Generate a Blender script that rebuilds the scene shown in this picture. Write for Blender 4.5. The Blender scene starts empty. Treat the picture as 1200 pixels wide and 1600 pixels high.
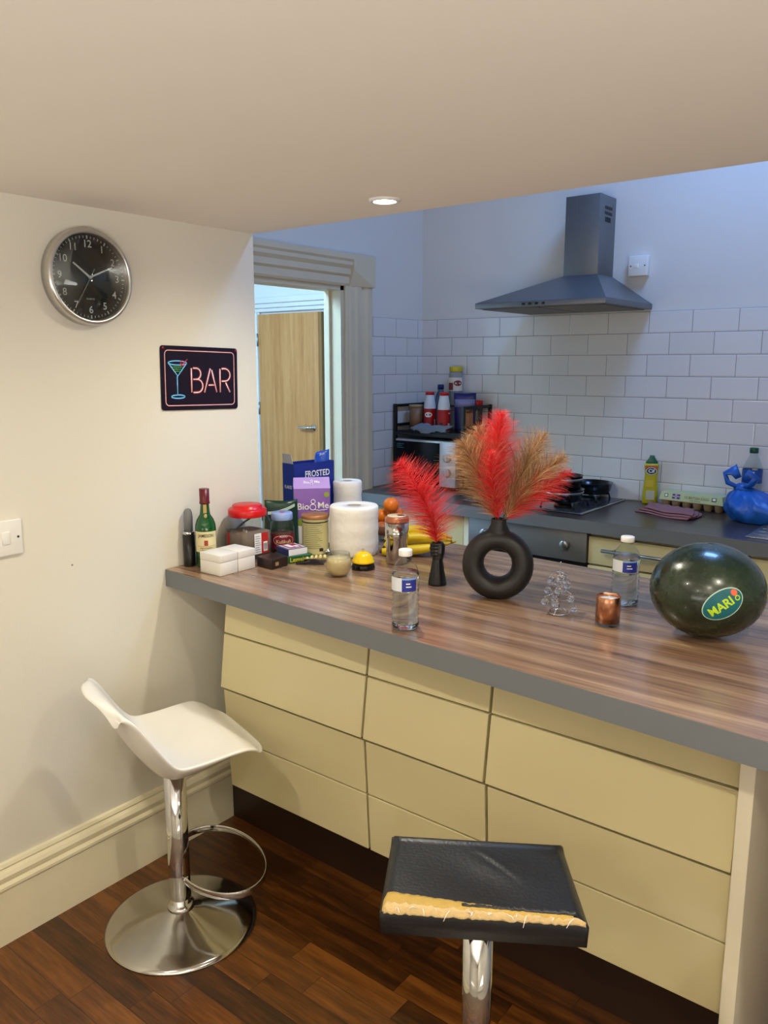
import bpy, bmesh, math, random
from mathutils import Vector, Matrix
random.seed(7)
SC = bpy.context.scene
COL = SC.collection
PI = math.pi
R = math.radians

# ------------------------------------------------------------------ camera
CAM = Vector((1.9697, -1.4425, 1.5059)); YAW = .6665; PITCH = .1819; FPX = 1261.73
cd = bpy.data.cameras.new('camera'); cam = bpy.data.objects.new('camera', cd); COL.objects.link(cam)
cam.location = CAM; cam.rotation_euler = (PI/2 - PITCH, 0, YAW)
cd.sensor_fit = 'VERTICAL'; cd.sensor_height = 24; cd.lens = FPX/1600*24; cd.clip_start = .02
SC.camera = cam
CM = cam.rotation_euler.to_matrix()
def ray(px, py): return CM @ Vector(((px-600)/FPX, (800-py)/FPX, -1))
def onz(px, py, z):
    v = ray(px, py); return CAM + v*((z-CAM.z)/v.z)
def ony(px, py, y):
    v = ray(px, py); return CAM + v*((y-CAM.y)/v.y)
def atd(px, py, D): return CAM + ray(px, py)*D
def angcam(x, y): return math.atan2(CAM.y-y, CAM.x-x)

# ------------------------------------------------------------------ materials
def lin(h):
    if isinstance(h, str):
        h = h.lstrip('#'); h = [int(h[i:i+2], 16)/255 for i in (0, 2, 4)]
    return tuple(((c+.055)/1.055)**2.4 if c > .04045 else c/12.92 for c in h) + (1,)
def newmat(name):
    m = bpy.data.materials.new(name); m.use_nodes = True
    nt = m.node_tree; b = nt.nodes['Principled BSDF']; return m, nt, b
def N(nt, t, **kw):
    n = nt.nodes.new(t)
    for k, v in kw.items(): setattr(n, k, v)
    return n
def setin(n, **kw):
    for k, v in kw.items(): n.inputs[k.replace('_', ' ')].default_value = v
MATS = {}
def mat(name, col, rough=.5, metal=0, var=.06, scale=20, bump=0, bscale=200, coat=0, trans=0, ior=1.45, spec=None, sss=0, specks=False):
    if name in MATS: return MATS[name]
    m, nt, b = newmat(name)
    setin(b, Roughness=rough, Metallic=metal)
    b.inputs['Coat Weight'].default_value = coat
    b.inputs['Transmission Weight'].default_value = trans
    b.inputs['IOR'].default_value = ior
    if spec is not None: b.inputs['Specular IOR Level'].default_value = spec
    tc = N(nt, 'ShaderNodeTexCoord')
    nz = N(nt, 'ShaderNodeTexNoise'); setin(nz, Scale=scale, Detail=4.0)
    nt.links.new(tc.outputs['Object'], nz.inputs['Vector'])
    c = lin(col)
    mx = N(nt, 'ShaderNodeMix', data_type='RGBA')
    mx.inputs[6].default_value = tuple(max(0, x*(1-var)) for x in c[:3]) + (1,)
    mx.inputs[7].default_value = tuple(min(1, x*(1+var)) for x in c[:3]) + (1,)
    nt.links.new(nz.outputs['Fac'], mx.inputs[0]); nt.links.new(mx.outputs[2], b.inputs['Base Color'])
    if sss:
        b.inputs['Subsurface Weight'].default_value = sss; b.inputs['Subsurface Scale'].default_value = .01
    if specks:
        n3 = N(nt, 'ShaderNodeTexVoronoi'); setin(n3, Scale=7.0); nt.links.new(tc.outputs['Object'], n3.inputs['Vector'])
        lt = N(nt, 'ShaderNodeMath', operation='LESS_THAN'); lt.inputs[1].default_value = .021; nt.links.new(n3.outputs['Distance'], lt.inputs[0])
        sm_ = N(nt, 'ShaderNodeMix', data_type='RGBA'); sm_.inputs[7].default_value = lin('#8a8378'); nt.links.new(lt.outputs[0], sm_.inputs[0]); nt.links.new(mx.outputs[2], sm_.inputs[6]); nt.links.new(sm_.outputs[2], b.inputs['Base Color'])
    if bump:
        n2 = N(nt, 'ShaderNodeTexNoise'); setin(n2, Scale=bscale, Detail=3.0)
        nt.links.new(tc.outputs['Object'], n2.inputs['Vector'])
        bp = N(nt, 'ShaderNodeBump'); setin(bp, Strength=bump, Distance=.002)
        nt.links.new(n2.outputs['Fac'], bp.inputs['Height']); nt.links.new(bp.outputs[0], b.inputs['Normal'])
    MATS[name] = m; return m
def emit(name, col, s):
    m, nt, b = newmat(name); b.inputs['Base Color'].default_value = lin(col)
    b.inputs['Emission Color'].default_value = lin(col); b.inputs['Emission Strength'].default_value = s; return m
def thin_glass(name, tint='#ffffff', ior=1.45, rough=.03):
    m, nt, b = newmat(name); nt.nodes.remove(b)
    out = nt.nodes['Material Output']
    t = N(nt, 'ShaderNodeBsdfTransparent'); t.inputs[0].default_value = lin(tint)
    g = N(nt, 'ShaderNodeBsdfGlossy'); g.inputs['Roughness'].default_value = rough
    f = N(nt, 'ShaderNodeFresnel'); ge = N(nt, 'ShaderNodeNewGeometry')
    e1 = N(nt, 'ShaderNodeMath', operation='MULTIPLY_ADD'); e1.inputs[1].default_value = -2; e1.inputs[2].default_value = 1
    e2 = N(nt, 'ShaderNodeMath', operation='POWER'); e2.inputs[0].default_value = ior
    nt.links.new(ge.outputs['Backfacing'], e1.inputs[0]); nt.links.new(e1.outputs[0], e2.inputs[1]); nt.links.new(e2.outputs[0], f.inputs['IOR'])
    mx = N(nt, 'ShaderNodeMixShader')
    nt.links.new(f.outputs[0], mx.inputs[0]); nt.links.new(t.outputs[0], mx.inputs[1]); nt.links.new(g.outputs[0], mx.inputs[2])
    nt.links.new(mx.outputs[0], out.inputs[0]); return m
def wood(name, cols, rough, axis_scale, coat=0, plank=None, nscale=3.0, bump=.05):
    """streaky wood; grain along local x. plank=(length,width) adds strip-to-strip variation."""
    m, nt, b = newmat(name); L = nt.links
    setin(b, Roughness=rough); b.inputs['Coat Weight'].default_value = coat; b.inputs['Coat Roughness'].default_value = .12
    tc = N(nt, 'ShaderNodeTexCoord'); mp = N(nt, 'ShaderNodeMapping'); mp.inputs['Scale'].default_value = axis_scale
    L.new(tc.outputs['Object'], mp.inputs[0])
    vec = mp.outputs[0]
    if plank:
        br = N(nt, 'ShaderNodeTexBrick'); br.offset = .37; br.offset_frequency = 3; br.squash = .7; br.squash_frequency = 2
        setin(br, Scale=1.0, Mortar_Size=.0008, Brick_Width=plank[0], Row_Height=plank[1], Bias=0.0)
        br.inputs['Color1'].default_value = (0, 0, 0, 1); br.inputs['Color2'].default_value = (1, 1, 1, 1); br.inputs['Mortar'].default_value = (.1, .1, .1, 1)
        L.new(tc.outputs['Object'], br.inputs['Vector'])
        ad = N(nt, 'ShaderNodeVectorMath', operation='MULTIPLY_ADD'); ad.inputs[1].default_value = (7, 13, 5)
        L.new(br.outputs['Color'], ad.inputs[0]); L.new(vec, ad.inputs[2]); vec = ad.outputs[0]
    n1 = N(nt, 'ShaderNodeTexNoise'); setin(n1, Scale=nscale, Detail=6.0, Roughness=.6, Distortion=.06); L.new(vec, n1.inputs['Vector'])
    n2 = N(nt, 'ShaderNodeTexNoise'); setin(n2, Scale=nscale*7, Detail=3.0); L.new(vec, n2.inputs['Vector'])
    ma = N(nt, 'ShaderNodeMath', operation='MULTIPLY_ADD'); ma.inputs[1].default_value = .45
    L.new(n2.outputs['Fac'], ma.inputs[0]); L.new(n1.outputs['Fac'], ma.inputs[2])
    val = ma.outputs[0]
    if plank:
        m2 = N(nt, 'ShaderNodeMath', operation='MULTIPLY_ADD'); m2.inputs[1].default_value = .34
        L.new(br.outputs['Color'], m2.inputs[0]); L.new(val, m2.inputs[2])
        m3 = N(nt, 'ShaderNodeMath', operation='SUBTRACT'); m3.inputs[1].default_value = .17; L.new(m2.outputs[0], m3.inputs[0]); val = m3.outputs[0]
    cr = N(nt, 'ShaderNodeValToRGB'); e = cr.color_ramp.elements
    e[0].position = .38; e[0].color = lin(cols[0]); e[1].position = 1.0; e[1].color = lin(cols[-1])
    for i, c in enumerate(cols[1:-1]):
        x = e.new(.38 + .55*(i+1)/(len(cols)-1)); x.color = lin(c)
    L.new(val, cr.inputs[0])
    colout = cr.outputs[0]
    if plank:
        mm = N(nt, 'ShaderNodeMix', data_type='RGBA'); mm.inputs[7].default_value = lin('#1d0e06')
        L.new(br.outputs['Fac'], mm.inputs[0]); L.new(colout, mm.inputs[6]); colout = mm.outputs[2]
    L.new(colout, b.inputs['Base Color'])
    bp = N(nt, 'ShaderNodeBump'); setin(bp, Strength=bump, Distance=.001); L.new(n2.outputs['Fac'], bp.inputs['Height']); L.new(bp.outputs[0], b.inputs['Normal'])
    MATS[name] = m; return m
def tilemat(name, flip=False):
    m, nt, b = newmat(name); L = nt.links
    setin(b, Roughness=.16)
    tc = N(nt, 'ShaderNodeTexCoord'); sp = N(nt, 'ShaderNodeSeparateXYZ'); cb = N(nt, 'ShaderNodeCombineXYZ')
    L.new(tc.outputs['Object'], sp.inputs[0]); L.new(sp.outputs[1 if flip else 0], cb.inputs[0]); L.new(sp.outputs[2], cb.inputs[1])
    br = N(nt, 'ShaderNodeTexBrick'); br.offset = .5; br.offset_frequency = 2
    setin(br, Scale=1.0, Mortar_Size=.0013, Mortar_Smooth=.1, Brick_Width=.1845, Row_Height=.0918, Bias=-.6)
    br.inputs['Color1'].default_value = lin('#dcdad8'); br.inputs['Color2'].default_value = lin('#d2d0cf'); br.inputs['Mortar'].default_value = lin('#8d8a88')
    L.new(cb.outputs[0], br.inputs['Vector']); L.new(br.outputs['Color'], b.inputs['Base Color'])
    b2 = N(nt, 'ShaderNodeTexBrick'); b2.offset = .5; b2.offset_frequency = 2
    setin(b2, Scale=1.0, Mortar_Size=.006, Mortar_Smooth=1.0, Brick_Width=.1845, Row_Height=.0918)
    L.new(cb.outputs[0], b2.inputs['Vector'])
    nz = N(nt, 'ShaderNodeTexNoise'); setin(nz, Scale=14.0, Detail=1.0); L.new(tc.outputs['Object'], nz.inputs['Vector'])
    ma = N(nt, 'ShaderNodeMath', operation='MULTIPLY_ADD'); ma.inputs[1].default_value = -1.0
    L.new(b2.outputs['Fac'], ma.inputs[0]); L.new(nz.outputs['Fac'], ma.inputs[2])
    bp = N(nt, 'ShaderNodeBump'); setin(bp, Strength=.35, Distance=.002); L.new(ma.outputs[0], bp.inputs['Height']); L.new(bp.outputs[0], b.inputs['Normal'])
    return m

# ------------------------------------------------------------------ mesh builder
_TX = {}
def textmesh(s, size=1.0, bold=0.0):
    key = (s, bold)
    if key not in _TX:
        cu = bpy.data.curves.new('t', 'FONT'); cu.body = s; cu.size = 1; cu.offset = bold; cu.align_x = 'CENTER'; cu.align_y = 'CENTER'; cu.resolution_u = 3
        ob = bpy.data.objects.new('t', cu); COL.objects.link(ob)
        dg = bpy.context.evaluated_depsgraph_get(); me = bpy.data.meshes.new_from_object(ob.evaluated_get(dg))
        _TX[key] = ([v.co.copy() for v in me.vertices], [tuple(p.vertices) for p in me.polygons])
        bpy.data.objects.remove(ob); bpy.data.curves.remove(cu); bpy.data.meshes.remove(me)
    v, f = _TX[key]
    return [Vector((a.x*size, a.y*size, 0)) for a in v], f
class MB:
    def __init__(s): s.v = []; s.f = []; s.m = []; s.sm = []
    def add(s, vs, fs, mi=0, smooth=True, M=None):
        o = len(s.v)
        s.v += [tuple((M @ Vector(v)) if M is not None else v) for v in vs]
        for f in fs: s.f.append(tuple(i+o for i in f)); s.m.append(mi); s.sm.append(smooth)
        return s
    def box(s, c, d, mi=0, bev=0, seg=2, M=None, rot=None):
        bm = bmesh.new(); bmesh.ops.create_cube(bm, size=1)
        for v in bm.verts: v.co = Vector((v.co.x*d[0], v.co.y*d[1], v.co.z*d[2]))
        if bev: bmesh.ops.bevel(bm, geom=bm.edges[:], offset=bev, segments=seg, profile=.5, affect='EDGES')
        T = Matrix.Translation(c)
        if rot is not None: T = T @ Matrix.Rotation(rot, 4, 'Z')
        if M is not None: T = M @ T
        bm.verts.index_update()
        s.add([v.co.copy() for v in bm.verts], [[v.index for v in f.verts] for f in bm.faces], mi, bev > 0 and seg > 1, T); bm.free(); return s
    def bx(s, x0, x1, y0, y1, z0, z1, mi=0, bev=0, M=None):
        return s.box(((x0+x1)/2, (y0+y1)/2, (z0+z1)/2), (x1-x0, y1-y0, z1-z0), mi, bev, M=M)
    def lathe(s, prof, seg=32, c=(0, 0, 0), mi=0, caps=(True, True), shape=None, M=None, smooth=True):
        vs = []; fs = []; n = len(prof)
        for r, z in prof:
            for k in range(seg):
                a = 2*PI*k/seg; q = shape(a) if shape else 1
                vs.append((c[0]+r*q*math.cos(a), c[1]+r*q*math.sin(a), c[2]+z))
        for i in range(n-1):
            for k in range(seg):
                k2 = (k+1) % seg; fs.append((i*seg+k, i*seg+k2, (i+1)*seg+k2, (i+1)*seg+k))
        if caps[0]: fs.append(tuple(reversed(range(seg))))
        if caps[1]: fs.append(tuple((n-1)*seg+k for k in range(seg)))
        return s.add(vs, fs, mi, smooth, M)
    def tube(s, pts, rad, seg=10, mi=0, closed=False, M=None, flat=None):
        pts = [Vector(p) for p in pts]; n = len(pts)
        if not hasattr(rad, '__len__'): rad = [rad]*n
        vs = []; fs = []; up = None
        for i, p in enumerate(pts):
            if closed: t = pts[(i+1) % n]-pts[i-1]
            else: t = pts[min(i+1, n-1)]-pts[max(i-1, 0)]
            t = t.normalized()
            if up is None:
                up = Vector((0, 0, 1)) if abs(t.z) < .9 else Vector((1, 0, 0))
            a = t.cross(up)
            if a.length < 1e-6: a = t.orthogonal()
            a.normalize(); b = a.cross(t).normalized(); up = b
            fa, fb = flat or (1, 1)
            for k in range(seg):
                th = 2*PI*k/seg; vs.append(p + a*(math.cos(th)*rad[i]*fa) + b*(math.sin(th)*rad[i]*fb))
        m = n if closed else n-1
        for i in range(m):
            j = (i+1) % n
            for k in range(seg):
                k2 = (k+1) % seg; fs.append((i*seg+k, i*seg+k2, j*seg+k2, j*seg+k))
        if not closed:
            fs.append(tuple(reversed(range(seg)))); fs.append(tuple((n-1)*seg+k for k in range(seg)))
        return s.add(vs, fs, mi, True, M)
    def prism(s, poly, z0, z1, mi=0, M=None, side=None, smooth=False):
        n = len(poly); vs = [(x, y, z0) for x, y in poly] + [(x, y, z1) for x, y in poly]
        s.add(vs, [tuple(reversed(range(n))), tuple(range(n, 2*n))], mi, False, M)
        return s.add(vs, [(i, (i+1) % n, n+(i+1) % n, n+i) for i in range(n)], mi if side is None else side, smooth, M)
    def grid(s, fn, nu, nv, mi=0, M=None, wrapu=False):
        vs = [fn(i/(nu if wrapu else nu-1), j/(nv-1)) for i in range(nu) for j in range(nv)]
        fs = []
        for i in range(nu if wrapu else nu-1):
            for j in range(nv-1):
                i2 = (i+1) % nu; fs.append((i*nv+j, i2*nv+j, i2*nv+j+1, i*nv+j+1))
        return s.add(vs, fs, mi, True, M)
    def shell(s, top, bot, nu, nv, mi=0, M=None):
        """closed solid between two height grids of the same parametrisation"""
        vs = [top(i/(nu-1), j/(nv-1)) for i in range(nu) for j in range(nv)] + [bot(i/(nu-1), j/(nv-1)) for i in range(nu) for j in range(nv)]
        o = nu*nv; fs = []
        for i in range(nu-1):
            for j in range(nv-1):
                a, b, c, d = i*nv+j, (i+1)*nv+j, (i+1)*nv+j+1, i*nv+j+1
                fs.append((a, b, c, d)); fs.append((o+d, o+c, o+b, o+a))
        for i in range(nu-1):
            fs.append((i*nv, o+i*nv, o+(i+1)*nv, (i+1)*nv)); j = nv-1
            fs.append((i*nv+j, (i+1)*nv+j, o+(i+1)*nv+j, o+i*nv+j))
        for j in range(nv-1):
            fs.append((j, j+1, o+j+1, o+j)); i = (nu-1)*nv
            fs.append((i+j, o+i+j, o+i+j+1, i+j+1))
        return s.add(vs, fs, mi, True, M)
    def ball(s, c, r, mi=0, nu=20, nv=12, M=None):
        rx, ry, rz = r if hasattr(r, '__len__') else (r, r, r)
        prof = [(math.sin(PI*j/nv), -math.cos(PI*j/nv)) for j in range(nv+1)]
        prof[0] = (.002, -1); prof[-1] = (.002, 1)
        T = Matrix.Translation(c) @ Matrix.Diagonal((rx, ry, rz, 1))
        if M is not None: T = M @ T
        return s.lathe(prof, nu, mi=mi, M=T)
    def text(s, t, size, fn, mi=0, bold=0.0, sx=1.0):
        v, f = textmesh(t, size, bold); return s.add([fn(a.x*sx, a.y) for a in v], f, mi, False)
    def cylband(s, r, z0, z1, a0, a1, mi=0, seg=24, shape=None, c=(0, 0)):
        def P(u, w):
            a = a0+(a1-a0)*u; q = shape(a) if shape else 1
            return (c[0]+r*q*math.cos(a), c[1]+r*q*math.sin(a), z0+(z1-z0)*w)
        return s.grid(P, seg, 2, mi)
    def build(s, name, mats, parent=None, loc=None, rotz=None, mods=None):
        me = bpy.data.meshes.new(name); me.from_pydata(s.v, [], s.f)
        if not hasattr(mats, '__len__'): mats = [mats]
        for m in mats: me.materials.append(m)
        me.polygons.foreach_set('material_index', s.m); me.polygons.foreach_set('use_smooth', s.sm); me.update()
        ob = bpy.data.objects.new(name, me); COL.objects.link(ob)
        if parent: ob.parent = parent
        if loc is not None: ob.location = loc
        if rotz is not None: ob.rotation_euler = (0, 0, rotz)
        return ob
def tag(o, label=None, cat=None, group=None, kind=None):
    if label: o['label'] = label
    if cat: o['category'] = cat
    if group: o['group'] = group
    if kind: o['kind'] = kind
    return o
def thing(name, label, cat, loc=(0, 0, 0), rotz=0, group=None):
    o = bpy.data.objects.new(name, None); COL.objects.link(o); o.empty_display_size = .02
    o.location = loc; o.rotation_euler = (0, 0, rotz); return tag(o, label, cat, group)
def struct(name, mb, mats, label=None, loc=None):
    o = mb.build(name, mats, loc=loc); tag(o, label, kind='structure'); return o
def copy_tree(o, parent=None):
    c = o.copy(); COL.objects.link(c)
    if parent: c.parent = parent
    for ch in [x for x in SC.objects if x.parent == o]: copy_tree(ch, c)
    return c
def wrap(r, z, a, shape=None, eps=.0006):
    """text mapping onto an upright cylinder, centred on angle a, height z"""
    def fn(x, y):
        th = a + x/r; q = shape(th) if shape else 1
        return ((r*q+eps)*math.cos(th), (r*q+eps)*math.sin(th), z+y)
    return fn
def facefn(origin, ux, uy):
    o, a, b = Vector(origin), Vector(ux), Vector(uy)
    return lambda x, y: tuple(o + a*x + b*y)
def smoothstep(a, b, x):
    t = max(0, min(1, (x-a)/(b-a))); return t*t*(3-2*t)

# common materials
WALL = mat('wall_paint', '#dedacc', .75, var=.03, scale=2.0, specks=True, bump=.25, bscale=60)
WALLK = mat('kitchen_wall_paint', '#dcd9d4', .7, var=.03, scale=2.0, bump=.2, bscale=60)
CEIL = mat('ceiling_paint', '#ece6db', .85, var=.02, scale=2.0, bump=.12, bscale=40)
TRIM = mat('cream_gloss_trim', '#e8dfc2', .38, var=.08, scale=9, bump=.2, bscale=14)
CASING = mat('grey_cream_trim', '#d6c9ae', .4, var=.05, scale=9)
WHITE = mat('white_paint', '#dfe0df', .4, var=.03)
CREAM = mat('cream_gloss_front', '#cfc499', .1, var=.03, scale=3, spec=.55)
CARC = mat('cream_carcass', '#c9bd9a', .5, var=.04)
PANELW = mat('pale_panel', '#e2dac4', .3, var=.04)
PLINTH = mat('dark_brown_plinth', '#2b1a10', .35, var=.2, scale=8)
GREYEDGE = mat('grey_edge_band', '#6c7074', .38, var=.05, scale=30)
STEEL = mat('brushed_steel', '#a9a9a8', .33, 1, var=.08, scale=60)
DSTEEL = mat('hood_steel', '#7b7d80', .45, .75, var=.06, scale=30)
CHROME = mat('chrome', '#d0d0d0', .06, 1, var=.04, scale=8)
WCHROME = mat('worn_chrome', '#c2bfb9', .13, 1, var=.12, scale=14, bump=.03, bscale=60)
BLACK = mat('black_plastic', '#131313', .35, var=.15)
MBLACK = mat('matt_black_ceramic', '#1c1b1a', .42, var=.12, scale=40)
BMETAL = mat('black_metal', '#121214', .4, var=.1)
WPLAST = mat('white_plastic', '#e9e7e2', .25, var=.02)
WCAP = mat('white_cap_plastic', '#eceae6', .35, var=.02)
PET = thin_glass('clear_plastic', '#f4f8f8')
GLASS = thin_glass('clear_glass', '#eef2f0', 1.5)
WATER = mat('water', '#f2f8fa', .0, var=0, trans=1, ior=1.33)
RED = mat('red_plastic', '#c81418', .3, var=.05)
PAPERW = mat('white_paper', '#efece6', .8, var=.03, bump=.9, bscale=55)
INK = mat('dark_ink', '#262321', .6, var=.05)
INKW = mat('white_ink', '#f0eeee', .5, var=.02)
TOP = wood('walnut_laminate', ['#432e27', '#6e5342', '#8e7058', '#b49675'], .24, (.4, 9, 9), coat=.35, nscale=2.6, bump=.02)
FLOOR = wood('oak_floor', ['#251206', '#3d210a', '#5a3210', '#79491b'], .3, (1.2, 16, 16), coat=.2, plank=(.46, .072), nscale=2.2, bump=.06)
DOORW = wood('oak_veneer', ['#9c6530', '#b37a41', '#c48a50', '#d09c63'], .4, (14, 14, .6), nscale=2.0, bump=.02)

# ------------------------------------------------------------------ setting
YC = .3925; ZC = 1.9068; XK = -.5475; YB = 2.08; ZK = 3.2; YH = 3.25
struct('floor', MB().bx(-3.6, 4.0, -4.0, 4.0, -.05, 0), FLOOR, 'dark orange oak strip flooring')
struct('wall_left', MB().bx(XK-.10, 0, -4.0, YC, 0, ZK), WALL, 'cream painted wall with the clock and the switch')
struct('wall_right', MB().bx(3.6, 3.7, -4.0, YB+.1, 0, ZK), WALL)
struct('wall_front', MB().bx(-.65, 3.7, -4.1, -4.0, 0, ZK), WALL)
struct('ceiling', MB().bx(0, 3.6, -4.0, YC, ZC, ZK), CEIL, 'low cream ceiling above the bar')
wb = MB().bx(XK-.10, 3.7, YB, YB+.1, 0, ZK)
struct('wall_back', wb, WALLK, 'pale painted kitchen wall behind the hood')
wk = MB(); DY0, DY1, DZ = .56, 1.455, 1.856
wk.bx(XK-.10, XK, YC, DY0, 0, ZK); wk.bx(XK-.10, XK, DY1, YB, 0, ZK); wk.bx(XK-.10, XK, DY0, DY1, DZ, ZK)
struct('wall_kitchen_left', wk, WALLK)
# kitchen ceiling with a skylight well
ck = MB(); SX0, SX1, SY0, SY1 = .92, 1.60, 1.10, 1.68
ck.bx(XK-.1, SX0, YC, YB+.1, ZK, ZK+.12); ck.bx(SX1, 3.7, YC, YB+.1, ZK, ZK+.12)
ck.bx(SX0, SX1, YC, SY0, ZK, ZK+.12); ck.bx(SX0, SX1, SY1, YB+.1, ZK, ZK+.12)
struct('ceiling_kitchen', ck, WALLK)
wf = MB()
for a in ((SX0, SX0+.05, SY0, SY1), (SX1-.05, SX1, SY0, SY1), (SX0, SX1, SY0, SY0+.05), (SX0, SX1, SY1-.05, SY1)): wf.bx(*a, ZK+.12, ZK+.18)
w1 = struct('window_1', wf, WHITE, 'roof window over the kitchen')
MB().bx(SX0+.05, SX1-.05, SY0+.05, SY1-.05, ZK+.145, ZK+.151).build('pane', GLASS, w1)
for nm, x0, x1, y0, y1 in (('added_window_2', .6, 3.4, -4.0, -3.96), ('added_window_3', 3.56, 3.6, -3.4, -1.0)):  # unseen window frames, added to go with the two ceiling fill lights
    m = MB(); vert = x1-x0 < .1
    for z0, z1 in ((.36, .43), (1.85, 1.9)): m.bx(x0, x1, y0, y1, z0, z1)
    for k in range(3):
        f = k/2
        if vert: c_ = y0+.03+(y1-y0-.06)*f; m.bx(x0, x1, c_-.03, c_+.03, .36, 1.9)
        else: c_ = x0+.03+(x1-x0-.06)*f; m.bx(c_-.03, c_+.03, y0, y1, .36, 1.9)
    struct(nm, m, WHITE)
# tiling
tb = MB().bx(-.5475-.014, 3.6-.014, -.008, 0, .0, 9*.0918, 0)
struct('wall_tiling_back', tb, [tilemat('white_metro_tile')], 'white metro tile splashback on the back wall', (.014, YB, .9))
tl = MB().bx(0, .008, 1.632-1.7535, YB-1.7535, 0, 9*.0918)
struct('wall_tiling_left', tl, [tilemat('white_metro_tile_side', True)], 'white metro tiles between door casing and corner', (XK, 1.7535, .9))
# hall
struct('wall_hall_far', MB().bx(-3.6, XK-.1, YH, YH+.1, 0, 2.8), WHITE)
struct('wall_hall_left', MB().bx(-3.6, -3.5, -.6, YH, 0, 2.8), WHITE)
struct('wall_hall_near', MB().bx(-3.6, XK-.1, -.7, -.6, 0, 2.8), WHITE)
struct('wall_hall_right', MB().bx(XK-.16, XK-.1, YB+.1, YH, 0, 2.8), WHITE)
struct('ceiling_hall', MB().bx(-3.6, XK-.1, -.7, YH+.1, 2.8, 2.9), WHITE)

# moulded profile swept along an axis
def sweep(prof, y0, y1, mk):
    n = len(prof); vs = [mk(a, b, y0) for a, b in prof] + [mk(a, b, y1) for a, b in prof]
    m = MB(); m.add(vs, [tuple(range(n)), tuple(reversed(range(n, 2*n)))], 0, False)
    m.add(vs, [(i, n+i, n+(i+1) % n, (i+1) % n) for i in range(n)], 0, False); return m
bp = [(0, 0), (.022, 0), (.022, .150), (.026, .156), (.026, .164), (.016, .170), (.020, .178), (.022, .188), (.017, .197), (.009, .204), (.012, .210), (.008, .218), (0, .220)]
o = sweep(bp, -4.0, .36, lambda a, b, t: (a, t, b)); struct('baseboard_left', o, TRIM, 'tall moulded cream skirting along the left wall')
# door casing (trim_1): jambs + moulded legs + moulded head with corner block
cp = [(0, 0), (.012, 0), (.018, .012), (.014, .02), (.022, .03), (.022, .055), (.03, .065), (.03, .095), (.022, .105), (.026, .12), (.036, .135), (.036, .165), (.03, .175), (0, .175)]
tr = MB()
leg = sweep(cp, 0, DZ+.0, lambda a, b, t: (XK+a, DY1+b, t)); tr.add(leg.v, leg.f, 0, False)
leg = sweep(cp, 0, DZ+.0, lambda a, b, t: (XK+a, DY0-b*.8, t)); tr.add(leg.v, leg.f, 0, False)
hd = sweep([(0, 0), (.014, 0), (.02, .01), (.02, .04), (.03, .05), (.03, .075), (.042, .09), (.042, .105), (.05, .115), (.05, .138), (0, .138)], DY0, DY1+.02, lambda a, b, t: (XK+a, t, DZ+b)); tr.add(hd.v, hd.f, 0, False)
tr.add([(XK, DY1+.02, DZ), (XK+.05, DY1+.02, DZ+.07), (XK, DY1+.175, DZ), (XK+.05, DY1+.175, DZ), (XK, DY1+.175, DZ+.140), (XK+.05, DY1+.175, DZ+.140), (XK, DY1+.02, DZ+.140), (XK+.05, DY1+.02, DZ+.140), (XK+.02, DY1+.02, DZ)],
       [(0, 2, 3, 8), (8, 3, 1), (3, 5, 7, 1), (2, 4, 5, 3), (4, 6, 7, 5), (6, 0, 8, 1, 7), (0, 6, 4, 2)], 0, False)
tr.bx(XK-.10, XK+.002, DY1-.022, DY1, 0, DZ); tr.bx(XK-.10, XK+.002, DY0, DY0+.022, 0, DZ); tr.bx(XK-.10, XK+.002, DY0, DY1, DZ-.02, DZ+.001)
tr.bx(XK-.075, XK-.06, DY1-.035, DY1-.02, 0, DZ-.02)
struct('trim_1', tr, CASING, 'moulded doorway casing between kitchen and hall')
# hall door with its casing
dl = ony(406, 492, YH-.03); dr = ony(500, 490, YH-.03); ztop = dl.z
cs = MB(); cx0, cx1 = dl.x-.015, dr.x+.035
for x0, x1 in ((cx0-.075, cx0), (cx1, cx1+.075)): cs.bx(x0, x1, YH-.03, YH, 0, ztop+.02, 0, .006); cs.bx(x0+.012, x1-.012, YH-.042, YH-.03, 0, ztop+.02, 0, .004)
for k, (a, b, t) in enumerate(((.02, .05, .03), (.05, .085, .045), (.085, .13, .06))): cs.bx(cx0-.075-.008*k, cx1+.075+.008*k, YH-t, YH, ztop+a, ztop+b, 0, .004)
struct('trim_2', cs, WHITE, 'white moulded casing round the oak hall door')
d1 = MB().bx(dl.x, dr.x, -.025, .018, .008, ztop, 0, .002).build('door_1', DOORW, loc=(0, YH-.03, 0)); tag(d1, 'oak veneer door across the hall', kind='structure')
dk = MB().bx(dr.x, dr.x+.03, -.02, .018, .008, ztop); dk.build('stop_strip', mat('dark_oak_edge', '#8d6a3c', .5), d1)
hp = ony(487, 668, YH-.055); hm = MB(); hx = dr.x-.06
hm.lathe([(.026, 0), (.026, .008), (.010, .012), (.009, .045)], 20, M=Matrix.Translation((hx, -.025, hp.z)) @ Matrix.Rotation(PI/2, 4, 'X'))
hm.tube([(hx, -.068, hp.z), (hx-.03, -.072, hp.z), (hx-.13, -.07, hp.z)], [.011, .011, .009], 12); hm.build('handle', CHROME, d1)
for zz in (ztop-.2, ztop-.75, .25):
    MB().lathe([(.007, -.05), (.007, .05)], 10, c=(dl.x-.004, -.03, zz)).build('hinge', STEEL, d1)

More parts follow.
